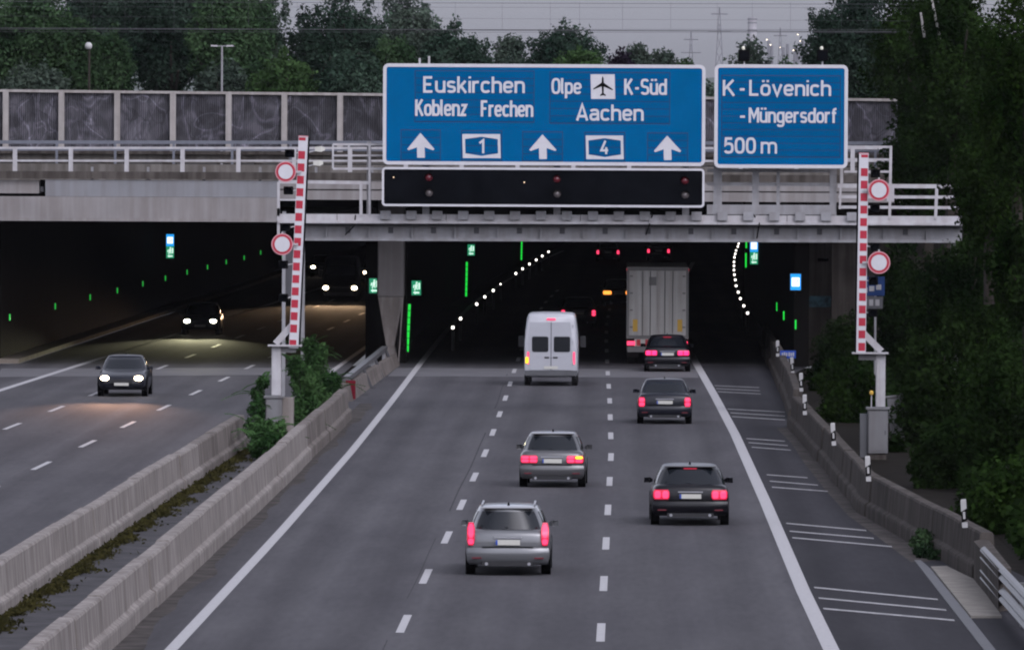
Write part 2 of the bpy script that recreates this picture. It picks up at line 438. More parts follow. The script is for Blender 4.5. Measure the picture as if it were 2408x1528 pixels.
# markings (each dash its own piece)
edge_line = MB().strip(edge_pts, .30, .008)
for i in range(0): pass
wbuild(edge_line, 'edge_line', 'paint_white', road_r)
lp = [(-8.20 + shift(y) * .95 - (.12 if y < 200 else 0) * (200 - y) / 50, y) for y in rows(120, 700, 12)]
wbuild(MB().strip(lp, .24, .008), 'edge_line', 'paint_white', road_r)
def dashes(xf, y0, step, n, ln, wd, parent):
    for i in range(n):
        a = y0 + i * step
        wbuild(MB().strip([(xf(a), a), (xf(a + ln), a + ln)], wd, .008), 'lane_dash', 'paint_white', parent)
dr = [162, 181, 199, 217, 235, 253, 270, 287, 305, 322, 340, 358]
for i in range(22):                                       # right line, then left line
    c = 162.3 + 17.75 * (i - 1)
    x = lambda y: -.49 + shift(y)
    wbuild(MB().strip([(x(c - 3), c - 3), (x(c + 3), c + 3)], .16, .008), 'lane_dash', 'paint_white', road_r)
    c = 164.8 + 17.75 * (i - 1)
    x2 = lambda y: -4.22 + shift(y) - (.07 if y < 190 else 0)
    wbuild(MB().strip([(x2(c - 3), c - 3), (x2(c + 3), c + 3)], .16, .008), 'lane_dash', 'paint_white', road_r)
def line2(p, q):
    return lambda y: p.x + (q.x - p.x) * (y - p.y) / (q.y - p.y)
A = line2(gnd(97, 1095), gnd(587, 863)); B = line2(gnd(37, 999), gnd(225, 925)); Cc = line2(gnd(0, 918), gnd(266, 833))
y0 = gnd(587, 863).y
for i in range(-8, 10):
    c = y0 + 17.3 * i
    wbuild(MB().strip([(A(c - 3), c - 3), (A(c + 3), c + 3)], .16, .008), 'lane_dash', 'paint_white', road_l)
y0 = gnd(225, 925).y
for i in range(-2, 11):
    c = y0 + 17.6 * i
    wbuild(MB().strip([(B(c - 3), c - 3), (B(c + 3), c + 3)], .16, .008), 'lane_dash', 'paint_white', road_l)
wbuild(MB().strip([(Cc(y), y) for y in rows(220, 560, 20)], .28, .008), 'edge_line', 'paint_white', road_l)
wbuild(MB().strip([(-11.75 + (y - 347) * .004, y) for y in rows(280, 640, 20)], .22, .010), 'edge_line', 'paint_white', road_l)
# sets of three rumble lines across the shoulder
def zl(zx, zy): return (1565.3 + zx * .3546, 986 + zy * .3546)
def zh(zx, zy): return (1565.3 + zx * .3546, 481.6 + zy * .3546)
sets = [(zl(985, 1115), zl(1805, 1195)), (zl(1015, 1185), zl(1860, 1265)), (zl(1045, 1255), zl(1915, 1333)),
        (zl(800, 690), zl(1330, 738)), (zl(822, 742), zl(1380, 790)), (zl(840, 785), zl(1500, 845)),
        (zl(670, 368), zl(940, 388)), (zl(690, 410), zl(1010, 437)), (zl(705, 450), zl(1075, 478)),
        (zl(535, 128), zl(790, 146)), (zl(550, 155), zl(810, 175)), (zl(570, 185), zl(830, 205)),
        (zh(410, 1355), zh(790, 1375)), (zh(430, 1380), zh(790, 1402)), (zh(440, 1405), zh(790, 1427)),
        (zh(325, 1200), zh(620, 1213)), (zh(335, 1220), zh(625, 1234)), (zh(345, 1240), zh(630, 1255))]
for a, b in sets:
    p, q = gnd(*a), gnd(*b); hw = .26
    mb = MB(); mb.v = [(p.x, p.y - hw, .012), (q.x, q.y - hw, .012), (q.x, q.y + hw, .012), (p.x, p.y + hw, .012)]; mb.f = [(0, 1, 2, 3)]
    wbuild(mb, 'rumble_line', 'paint_worn', shoulder)
# pale expansion band before the portals, tar joints along the lanes, dirt along the barriers
m_ = MB(); m_.v = [(-9.4, 334, .004), (2.75, 334, .004), (2.75, 346, .004), (-9.4, 346, .004)]; m_.f = [(0, 1, 2, 3)]
mat('asphalt_pale', (.118, .116, .122), .7, spec=.05, var=.14, scale=.8)
mat('tar', (.066, .064, .069), .9, spec=.0, var=.2, scale=2)
mat('dirt', (.060, .054, .051), .95, spec=.05, var=.45, scale=1.1)
wbuild(m_, 'pale_band', 'asphalt_pale', road_r)
m_ = MB(); m_.v = [(-24.5, 330, .004), (-11.6, 336, .004), (-11.6, 346, .004), (-25.0, 342, .004)]; m_.f = [(0, 1, 2, 3)]
wbuild(m_, 'pale_band', 'asphalt_pale', road_l)
rj = random.Random(4)
for x_, sd_ in ((-4.46, 1),):
    y_ = 130.0
    while y_ < 338:
        ln = rj.uniform(20, 60)
        pts = [(x_ + shift(yy) + .012 * math.sin(yy * .21 + sd_), yy) for yy in rows(y_, min(338, y_ + ln), 4)]
        wbuild(MB().strip(pts, rj.uniform(.02, .045), .005), 'tar_joint', 'tar', road_r)
        y_ += ln + rj.uniform(4, 30)
for (p0_, p1_, wd_) in (((-9.05, 150), (-8.95, 300), .55), ):
    mb = MB(); k_ = 0
    for yy in rows(p0_[1], p1_[1], 1.5):
        xx = p0_[0] + (p1_[0] - p0_[0]) * (yy - p0_[1]) / (p1_[1] - p0_[1])
        mb.v += [(xx - .45, yy, .007), (xx + max(.0, -.10 + wd_ * (.30 + .30 * math.sin(yy * .13) * math.sin(yy * .37) + .08 * math.sin(yy * .9))), yy, .007)]
    for i in range(len(mb.v) // 2 - 1): mb.f.append((2 * i, 2 * i + 1, 2 * i + 3, 2 * i + 2))
    wbuild(mb, 'dirt_strip', 'dirt', road_r)
mb = MB()
for (u_, v_) in [(2170, 1318), (2100, 1268), (2010, 1212), (1960, 1150), (1915, 1090), (1870, 1040), (1842, 1005)]:
    q_ = gnd(u_, v_); mb.v += [(q_.x - rj.uniform(.12, .30), q_.y - rj.uniform(0, 1), .009), (q_.x + .3, q_.y, .009)]
for i in range(len(mb.v) // 2 - 1): mb.f.append((2 * i, 2 * i + 1, 2 * i + 3, 2 * i + 2))
wbuild(mb, 'dirt_strip', 'dirt', shoulder)
# pale apron slab and gutter beside the barrier end
ap = [gnd(u, v) for u, v in [(2189, 1336), (2226, 1335), (2293, 1367), (2356, 1453), (2283, 1453)]]
tag(MB().slab([(p.x, p.y) for p in ap], .004, .05).build('paved_apron', 'apron'), 'pale concrete apron slab at the end of the right barrier', kind='structure')
ga = [gnd(u, v) for u, v in [(2165, 1318), (2188, 1338), (2283, 1455), (2350, 1540), (2322, 1540), (2150, 1318)]]
tag(MB().slab([(p.x, p.y) for p in ga], .002, .02).build('gutter', 'steel_dark'), 'dark drainage gutter beside the hard shoulder', kind='structure')

# ------------------------------------------------------------------ tunnels (dark boxes with real depth)
tw = MB()
def tube_wall(fx, y0, y1, z0, z1, th):
    mb = MB()
    for y in rows(y0, y1, 12):
        x = fx(y); mb.v += [(x, y, z0), (x, y, z1), (x + th, y, z1), (x + th, y, z0)]
    n = len(mb.v) // 4
    for i in range(n - 1):
        for j in range(4):
            k = (j + 1) % 4
            mb.f.append((4 * i + j, 4 * i + k, 4 * i + 4 + k, 4 * i + 4 + j))
    mb.f += [(0, 1, 2, 3), tuple(4 * (n - 1) + j for j in (3, 2, 1, 0))]
    return mb
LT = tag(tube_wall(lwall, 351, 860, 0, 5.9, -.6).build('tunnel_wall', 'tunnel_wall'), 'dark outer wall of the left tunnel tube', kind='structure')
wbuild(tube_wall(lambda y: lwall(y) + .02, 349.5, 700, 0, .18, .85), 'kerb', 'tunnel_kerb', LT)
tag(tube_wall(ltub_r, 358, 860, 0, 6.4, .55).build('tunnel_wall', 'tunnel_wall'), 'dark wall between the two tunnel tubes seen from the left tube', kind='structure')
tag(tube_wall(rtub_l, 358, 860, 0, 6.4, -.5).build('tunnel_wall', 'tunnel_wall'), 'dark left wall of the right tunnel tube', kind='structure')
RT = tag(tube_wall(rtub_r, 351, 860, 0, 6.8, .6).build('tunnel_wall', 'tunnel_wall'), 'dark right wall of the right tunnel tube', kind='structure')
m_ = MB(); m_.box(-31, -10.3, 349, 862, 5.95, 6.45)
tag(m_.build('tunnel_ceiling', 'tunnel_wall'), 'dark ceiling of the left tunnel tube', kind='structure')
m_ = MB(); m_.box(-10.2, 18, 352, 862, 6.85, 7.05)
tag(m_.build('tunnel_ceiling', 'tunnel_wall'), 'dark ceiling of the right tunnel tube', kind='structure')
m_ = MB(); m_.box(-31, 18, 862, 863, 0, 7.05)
tag(m_.build('tunnel_end', 'black_paint'), 'darkness at the far bend of the tunnel', kind='structure')  # black slab stands in for the darkness farther inside the tubes
m_ = MB(); m_.box(8.3, 60, 350.2, 351.2, 0, 7.1)
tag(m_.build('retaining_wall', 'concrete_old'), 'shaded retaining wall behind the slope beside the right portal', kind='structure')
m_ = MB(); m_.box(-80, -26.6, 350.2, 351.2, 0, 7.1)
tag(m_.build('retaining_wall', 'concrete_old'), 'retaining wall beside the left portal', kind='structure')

# ================================================================== RAILWAY BRIDGE in front of the portals
BD = 345.0
br = thing('railway_bridge', (-8, BD, 0), 'pale concrete railway bridge crossing above both tunnel portals', 'bridge')
zt = lambda v, u=300, d=BD: px(u, v, d).z
xl = lambda u, d=BD, v=450: px(u, v, d).x
# lower girder over the left portal, upper girder, coping, right girder
wbuild(MB().box(-60, xl(652), BD - .25, BD + 1.0, zt(519), zt(463)), 'lower_girder', 'concrete_bridge', br)
wbuild(MB().box(-60, xl(651), BD - .31, BD - .05, zt(520.5), zt(513)), 'drip_edge', 'concrete_bridge', br)
wbuild(MB().box(xl(107), xl(655), BD - .12, BD + 1.0, zt(462.5), zt(424)), 'upper_girder', 'concrete_cool', br)
wbuild(MB().box(-60, xl(92), BD + .05, BD + 1.0, zt(456), zt(426)), 'end_block', 'concrete_bridge', br)
wbuild(MB().box(xl(93), xl(106), BD + .35, BD + 1.0, zt(456), zt(424)), 'expansion_joint', 'black_paint', br)
wbuild(MB().box(xl(94), xl(102), BD + .1, BD + .34, zt(452), zt(440)), 'bearing', 'steel_dark', br)
wbuild(MB().box(-60, 30, BD - .2, BD + .9, zt(421), zt(404)), 'coping', 'concrete_old', br)
RX0, RX1 = xl(657), 30
wbuild(MB().box(RX0, RX1, BD - .10, BD + 1.0, zt(471, 1000), zt(449, 1000)), 'lower_fascia', 'concrete_bridge', br)
wbuild(MB().box(RX0, RX1, BD - .14, BD + 1.0, zt(446, 1000), zt(425.5, 1000)), 'upper_fascia', 'concrete_bridge', br)
wbuild(MB().box(-60, 30, BD + 1.0, BD + 11.5, 7.0, 7.45), 'deck', 'concrete_brown', br)
for z0, z1, d, mt_ in ((7.4, 8.15, 351, 'concrete_brown'), (8.2, 8.55, 354.2, 'concrete_brown'), (8.55, 8.68, 354.0, 'concrete_old')):
    wbuild(MB().box(-60, 30, d, d + .4, z0, z1), 'track_edge', mt_, br)
# walkway studs on the coping
for i in range(9):
    u = 213 + 132 * i
    wbuild(MB().box(xl(u) - .05, xl(u) + .05, BD + .95, BD + 1.1, 7.4, zt(393, u)), 'stud', 'steel_grey', br)

# front railing on the bridge
rl = thing('bridge_railing', (-8, BD + .3, 7.8), 'pale steel railing along the front edge of the railway bridge', 'railing')
for i in range(17):
    u = 35 + 131.3 * i
    x = xl(u, BD + .3)
    wbuild(MB().box(x - .085, x + .085, BD + .22, BD + .38, zt(405, u), zt(347, u)), 'post', 'steel_white', rl)
for v, h in ((348, .06), (378, .05)):
    p, q = px(-300, v, BD + .3), px(2150, v + 1, BD + .3)
    wbuild(MB().beam(p, q, .07, h * 1.5), 'rail', 'steel_white', rl)
# second, bluish railing on the far side of the track
r2 = thing('track_railing', (-8, 353, 8.1), 'thin bluish railing on the far side of the railway track', 'railing')
for i in range(17):
    u = -4 + 137.5 * i
    x = px(u, 340, 353).x
    wbuild(MB().box(x - .05, x + .05, 352.96, 353.04, 8.15, px(u, 334, 353).z), 'post', 'railing_blue', r2)
for v, h in ((334, .14), (352, .07)):
    wbuild(MB().beam(px(-300, v, 353), px(2090, v + 3, 353), .06, h), 'rail', 'railing_blue', r2)

# noise barrier: ribbed panels between posts
NB = 358.0
nb = thing('noise_barrier', (-8, NB, 8.7), 'dark ribbed noise barrier with graffiti scuffs behind the bridge', 'noise barrier')
npm = bpy.data.materials.new('noise_panel'); npm.use_nodes = True
_t = npm.node_tree; _b = _t.nodes['Principled BSDF']; _b.inputs['Roughness'].default_value = .85
_g = _t.nodes.new('ShaderNodeNewGeometry')
def _nz(sc, st, rot, lo, hi, a, c, det=4, dist=0):
    mp = _t.nodes.new('ShaderNodeMapping'); mp.inputs['Scale'].default_value = st; mp.inputs['Rotation'].default_value = rot
    _t.links.new(_g.outputs['Position'], mp.inputs['Vector'])
    t = _t.nodes.new('ShaderNodeTexNoise'); t.inputs['Scale'].default_value = sc; t.inputs['Detail'].default_value = det; t.inputs['Distortion'].default_value = dist
    _t.links.new(mp.outputs[0], t.inputs['Vector'])
    r = _t.nodes.new('ShaderNodeValToRGB'); r.color_ramp.elements[0].position = lo; r.color_ramp.elements[1].position = hi
    r.color_ramp.elements[0].color = (*a, 1); r.color_ramp.elements[1].color = (*c, 1)
    _t.links.new(t.outputs['Fac'], r.inputs[0]); return r.outputs[0]
_a = _nz(.8, (1, 1, .8), (0, .6, 0), .40, .60, (.038, .036, .042), (.082, .078, .088), 3, 1.6)
_c = _nz(1.6, (1, 1, .45), (0, -.5, 0), .50, .60, (.80, .80, .82), (1.25, 1.25, 1.28), 4, 1.2)
def _scrib(sc, st, rot, wd, amp):
    mp = _t.nodes.new('ShaderNodeMapping'); mp.inputs['Scale'].default_value = st; mp.inputs['Rotation'].default_value = rot
    _t.links.new(_g.outputs['Position'], mp.inputs['Vector'])
    t = _t.nodes.new('ShaderNodeTexNoise'); t.inputs['Scale'].default_value = sc; t.inputs['Detail'].default_value = 1.5; t.inputs['Distortion'].default_value = .8
    _t.links.new(mp.outputs[0], t.inputs['Vector'])
    r = _t.nodes.new('ShaderNodeValToRGB'); e = r.color_ramp.elements
    e[0].position = .5 - wd; e[0].color = (1, 1, 1, 1); e[1].position = .5 + wd; e[1].color = (1, 1, 1, 1)
    m = e.new(.5); m.color = (amp, amp, amp * 1.03, 1)
    _t.links.new(t.outputs['Fac'], r.inputs[0]); return r.outputs[0]
for _s in (_scrib(.55, (1, 1, .7), (0, .5, 0), .018, 2.3), _scrib(.9, (1, 1, .5), (0, -.6, 0), .014, 1.9), _scrib(1.3, (1, 1, .6), (0, 1.0, 0), .022, .45)):
    _q = _t.nodes.new('ShaderNodeMix'); _q.data_type = 'RGBA'; _q.blend_type = 'MULTIPLY'; _q.inputs[0].default_value = 1
    _t.links.new(_c, _q.inputs[6]); _t.links.new(_s, _q.inputs[7]); _c = _q.outputs[2]
_m = _t.nodes.new('ShaderNodeMix'); _m.data_type = 'RGBA'; _m.blend_type = 'MULTIPLY'; _m.inputs[0].default_value = 1
_t.links.new(_a, _m.inputs[6]); _t.links.new(_c, _m.inputs[7]); 
_oi = _t.nodes.new('ShaderNodeObjectInfo'); _mr = _t.nodes.new('ShaderNodeMapRange'); _mr.inputs['To Min'].default_value = .72; _mr.inputs['To Max'].default_value = 1.2
_t.links.new(_oi.outputs['Random'], _mr.inputs['Value'])
_k = _t.nodes.new('ShaderNodeMix'); _k.data_type = 'RGBA'; _k.blend_type = 'MULTIPLY'; _k.inputs[0].default_value = 1
_t.links.new(_m.outputs[2], _k.inputs[6]); _t.links.new(_mr.outputs[0], _k.inputs[7]); _t.links.new(_k.outputs[2], _b.inputs['Base Color'])
M['noise_panel'] = npm
pu = [-117 + 131.0 * i for i in range(18)]
zb = 8.72
for i, u in enumerate(pu):
    x = px(u, 280, NB).x; ztop = px(u, 214 + (u - 15) * .012, NB).z
    ztop = px(u, 213.5 + .0105 * u, NB).z
    if u < 2090:
        wbuild(MB().box(x - .12, x + .12, NB - .22, NB - .02, zb - .1, ztop), 'post', 'noise_post', nb)
    if i < len(pu) - 1:
        x1 = px(pu[i + 1], 280, NB).x; n = 26
        mb = MB(); poly = []
        for j in range(n * 2 + 1):
            poly.append((x + (x1 - x) * j / (2 * n), NB - (.05 if j % 2 else 0.0)))
        poly2 = poly + [(x1, NB + .12), (x, NB + .12)]
        mb.slab(poly2, zb, ztop - .06)
        wbuild(mb, 'panel', 'noise_panel', nb)
for i in range(len(pu) - 1):
    p, q = px(pu[i], 213.5 + .0105 * pu[i], NB - .05), px(pu[i + 1], 213.5 + .0105 * pu[i + 1], NB - .05)
    wbuild(MB().beam(p, q, .24, .11), 'cap_rail', 'noise_post', nb)

# overhead railway wires with their droppers
cw = thing('overhead_wires', (0, 356, 13), 'thin railway overhead wires with droppers crossing the sky', 'wires')
for v0, v1, d, r in ((66, 77, 355, .016), (70, 70.5, 356.5, .007), (4, 12, 355, .009), (16, 20, 356.5, .005), (37, 52, 360, .004), (75, 78, 356, .006), (1, 1, 357, .004)):
    wbuild(MB().tube(px(-2200, v0 - (v1 - v0) * .74, d), px(4400, v1 + (v1 - v0) * .70, d), r, 5), 'wire', 'wire', cw)
for i in range(24):
    u = 20 + i * 97 + random.uniform(-20, 20)
    wbuild(MB().tube(px(u, 6, 355), px(u, 71, 355), .004, 4), 'dropper', 'wire', cw)

# ------------------------------------------------------------------ portal columns
co = thing('column', (px(919, 800, 352).x, 352.5, 0), 'pale concrete column between the two tunnel portals', 'column', 'portal columns')
cx = px(919, 700, 352).x
wbuild(MB().bbox(cx - .54, cx + .54, 352, 353.4, 2.75, 6.8, .04), 'shaft', 'concrete_bridge', co)
wbuild(MB().loft([[(cx - .53, 352.05, 2.745), (cx + .52, 352.05, 2.745), (cx + .52, 353.3, 2.745), (cx - .53, 353.3, 2.745)],
                  [(cx - .18, 351.9, .75), (cx + .14, 351.9, .75), (cx + .14, 353.3, .75), (cx - .18, 353.3, .75)]]), 'tapered_nose', 'concrete', co)
wbuild(MB().loft([[(cx - .18, 351.95, .745), (cx + .14, 351.95, .745), (cx + .14, 353.3, .745), (cx - .18, 353.3, .745)],
                  [(cx - .2, 351.9, 0), (cx + .3, 351.9, 0), (cx + .3, 353.3, 0), (cx - .2, 353.3, 0)]]), 'foot', 'concrete', co)
wbuild(MB().beam((cx + .50, 351.8, 2.7), (cx + .34, 351.5, 0), .05, .12), 'brace', 'concrete', co)
wbuild(MB().box(cx - .62, cx - .1, 353.5, 357.9, 0, 5.9), 'rear_wall', 'tunnel_wall', co)
wbuild(MB().box(cx + .05, cx + .60, 353.5, 357.9, 0, 6.4), 'rear_wall', 'tunnel_wall', co)
c2x = px(1926, 650, 352).x
co2 = thing('column', (c2x, 352.5, 0), 'stained concrete column right of the portal with teal graffiti', 'column', 'portal columns')
wbuild(MB().bbox(c2x - .53, c2x + .53, 352, 353.3, 0, 6.8, .04), 'shaft', 'concrete_old', co2)
wbuild(MB().box(c2x - .40, c2x + .49, 351.97, 351.99, px(1926, 722, 352).z, px(1926, 696, 352).z), 'graffiti', 'graffiti_teal', co2)
wbuild(MB().box(c2x - .06, c2x + .38, 351.9, 351.98, px(1926, 614, 352).z, px(1926, 607, 352).z), 'bracket', 'black_paint', co2)

# ================================================================== CONCRETE SAFETY BARRIERS
def barrier_profile(side):
    # (offset from centre, z); symmetrical New Jersey section
    h = [(.31, 0), (.30, .27), (.285, .32), (.20, .37), (.19, .39), (.145, .955), (.115, 1.0)]
    return [(-a, z) for a, z in h] + [(a, z) for a, z in reversed(h)]
def barrier(name, pts, label, seg=7.0, mats=('concrete',), h=1.0, profile=None):
    """pts: (x, y) centre line from near to far"""
    t = thing(name, (pts[0][0], pts[0][1], 0), label, 'barrier')
    # resample
    P = [Vector((x, y, 0)) for x, y in pts]; out = [P[0]]; acc = 0
    L = [0]
    for a, b in zip(P, P[1:]): L.append(L[-1] + (b - a).length)
    n = max(1, round(L[-1] / seg))
    def at(s):
        for i in range(len(P) - 1):
            if s <= L[i + 1] + 1e-6:
                return P[i].lerp(P[i + 1], (s - L[i]) / (L[i + 1] - L[i]))
        return P[-1]
    prof = profile or barrier_profile(0)
    rnd = random.Random(len(pts) * 13 + int(L[-1]))
    for i in range(n):
        s0, s1 = L[-1] * i / n + .022, L[-1] * (i + 1) / n - .022
        dx, dz = rnd.uniform(-.022, .022), rnd.uniform(-.018, .018)
        rings = []
        for k in range(4):
            s = s0 + (s1 - s0) * k / 3
            c = at(s); tg = (at(min(L[-1], s + .4)) - at(max(0, s - .4))).normalized()
            nrm = Vector((tg.y, -tg.x, 0))
            rings.append([(c.x + nrm.x * (a + dx), c.y + nrm.y * (a + dx), z * h + dz * (z > .5)) for a, z in prof])
        wbuild(MB().loft(rings), 'barrier_segment', mats[i % len(mats)] if len(mats) < 4 else mats[min(i, len(mats) - 1)], t)
    return t
# right-hand one of the median pair: base line at the photo's (259,1528) - (766,1057), ends near (825,960)
a, b, c = gnd(259, 1528), gnd(600, 1212), gnd(829, 985)
off = -.30
bpts = [(a.x + off + (a.x - b.x) * .9, a.y + (a.y - b.y) * .9), (a.x + off, a.y), (b.x + off, b.y), (c.x + off, c.y)]
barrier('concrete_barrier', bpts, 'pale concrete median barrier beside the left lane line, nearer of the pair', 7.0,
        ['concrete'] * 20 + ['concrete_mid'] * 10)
a, b = gnd(0, 1458), gnd(587, 1053)
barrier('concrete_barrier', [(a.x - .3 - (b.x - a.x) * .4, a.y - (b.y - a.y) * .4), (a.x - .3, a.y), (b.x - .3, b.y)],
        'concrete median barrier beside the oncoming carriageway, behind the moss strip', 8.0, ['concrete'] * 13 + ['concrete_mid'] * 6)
# right shoulder barrier: base line from the photo
rb = [gnd(u, v) for u, v in [(2288, 1362), (2200, 1310), (2107, 1258), (2017, 1204), (1926, 1090), (1852, 1003)]]
RB = [(p.x + .3, p.y) for p in rb]
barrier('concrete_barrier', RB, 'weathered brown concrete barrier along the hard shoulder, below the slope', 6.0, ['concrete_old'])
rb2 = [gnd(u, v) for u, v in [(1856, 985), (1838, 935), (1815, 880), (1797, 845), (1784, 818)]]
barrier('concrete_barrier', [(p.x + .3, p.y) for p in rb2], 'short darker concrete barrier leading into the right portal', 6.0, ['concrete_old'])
# low concrete ledge behind the end of the right barrier
q = [gnd(u, v, .85) for u, v in [(2290, 1272), (2320, 1262), (2378, 1335), (2348, 1337)]]
tag(MB().slab([(p.x, p.y) for p in q], 0, .85).build('concrete_block', 'concrete_old'), 'low concrete ledge behind the guard rail at the lower right', 'block')

# steel guard rails
def wbeam(t, p, q, m='galvanised', hgt_=.31):
    """W profile between p and q (top centre points)"""
    p, q = Vector(p), Vector(q); a = (q - p).normalized(); nrm = Vector((a.y, -a.x, 0))
    prof = [(0, 0), (.045, -.03), (.08, -.08), (.045, -.13), (.015, -.155), (.045, -.18), (.08, -.23), (.045, -.28), (0, -.31), (-.03, -.31), (-.0, -.155), (-.03, 0)]
    s = hgt_ / .31
    wbuild(MB().loft([[(c.x + nrm.x * o, c.y + nrm.y * o, c.z + z * s) for o, z in prof] for c in (p, q)]), 'rail', m, t)
gr = thing('guard_rail', (7.3, 150, 0), 'double galvanised guard rail at the lower right corner', 'guard rail')
ys_ = [178.5, 172, 165, 158, 150, 142, 134]
xg = lambda y: 7.42 + (178.5 - y) * .004
for z in (.90, .48):
    for y1, y2 in zip(ys_, ys_[1:]):
        wbeam(gr, (xg(y1), y1, z), (xg(y2), y2, z))
for y in ys_[1:]:
    wbuild(MB().box(xg(y) + .09, xg(y) + .19, y - .06, y + .06, 0, .85), 'post', 'galvanised', gr)
# guard rail running from the median barrier to the portal column
gl = thing('guard_rail', (-9.4, 320, 0), 'short steel guard rail with red end reflector running up to the column', 'guard rail')
p0, p1 = px(815, 890, 303), px(905, 818, 346)
for (a_, b_) in ((0, .5), (.5, 1)):
    A_, B_ = p0.lerp(p1, a_), p0.lerp(p1, b_)
    wbuild(MB().beam(A_, B_, .22, .16), 'top_rail', 'galvanised', gl)
for t_ in (.04, .35, .66, .97):
    c_ = p0.lerp(p1, t_); wbuild(MB().box(c_.x - .07, c_.x + .07, c_.y - .07, c_.y + .07, 0, c_.z - .05), 'post', 'steel_grey', gl)
    if t_ > .1: wbuild(MB().beam((c_.x + .1, c_.y, c_.z - .1), (c_.x + .38, c_.y + .2, 0), .06, .1), 'strut', 'steel_dark', gl)
wbuild(MB().box(p0.x - .02, p0.x + .32, p0.y - .1, p0.y - .06, p0.z - .72, p0.z - .06), 'reflector', 'reflector_red', gl)
wbuild(MB().box(p0.x - .22, p0.x - .04, p0.y - .1, p0.y + .5, 0, p0.z - .1), 'end_block', 'concrete_mid', gl)
lk = px(815, 960, 300)
wbuild(MB().loft([[(p0.x - .1, 302, 0), (p0.x + .25, 302, 0), (p0.x + .12, 302, .62), (p0.x - .1, 302, .62)],
                  [(cx + .1, 350, 0), (cx + .45, 350, 0), (cx + .3, 350, .45), (cx + .1, 350, .45)]]), 'kerb_wall', 'concrete_mid', gl)

# delineator posts standing on the right barrier
DP = [(2270, 1240), (2042, 1131), (1961, 1047), (1893, 975), (1885, 920), (1865, 880), (1829, 838)]
side_words = ['nearest the guard rail', 'in front of the cabinet', 'left of the boom cabinet', 'at the kink',
              'just past the kink', 'below the little blue plate', 'nearest the dark portal']
for i, (u, v) in enumerate(DP):
    c = gnd(u, v, 1.0) if i < 4 else gnd(u, v, .95)
    t = thing('delineator_post', (c.x, c.y, c.z), 'white delineator post with black band on the right barrier, ' + side_words[i], 'delineator', 'delineators on the right barrier')
    mb = MB()
    sec = lambda z, dx=0: [(-.075 + dx, -.05, z), (.075 + dx, -.05, z), (.06 + dx, .05, z), (-.06 + dx, .05, z)]
    MBB = lambda z0, z1, a=0, b_=0: MB().loft([sec(z0), sec(z1)])
    MBB(0, .12).build('foot', 'delineator_white', t)
    k_ = MB().loft([[(-.078, -.052, .12), (.078, -.052, .17), (.062, .052, .17), (-.062, .052, .12)], [(-.078, -.052, .36), (.078, -.052, .43), (.062, .052, .43), (-.062, .052, .36)]]); k_.build('black_band', 'black_paint', t)
    MB().box(-.03, .03, -.06, -.054, .20, .36).build('reflector', 'delineator_white', t)
    MB().loft([[(-.075, -.05, .362), (.075, -.05, .432), (.06, .05, .432), (-.06, .05, .362)], sec(.60), [(-.06, -.04, .64), (.07, -.04, .645), (.05, .04, .645), (-.05, .04, .64)]]).build('head', 'delineator_white', t)
    t.rotation_euler = (0, R(random.uniform(-5, 1)), R(random.uniform(-15, 15)))
    t.scale = (.82, .82, .96)

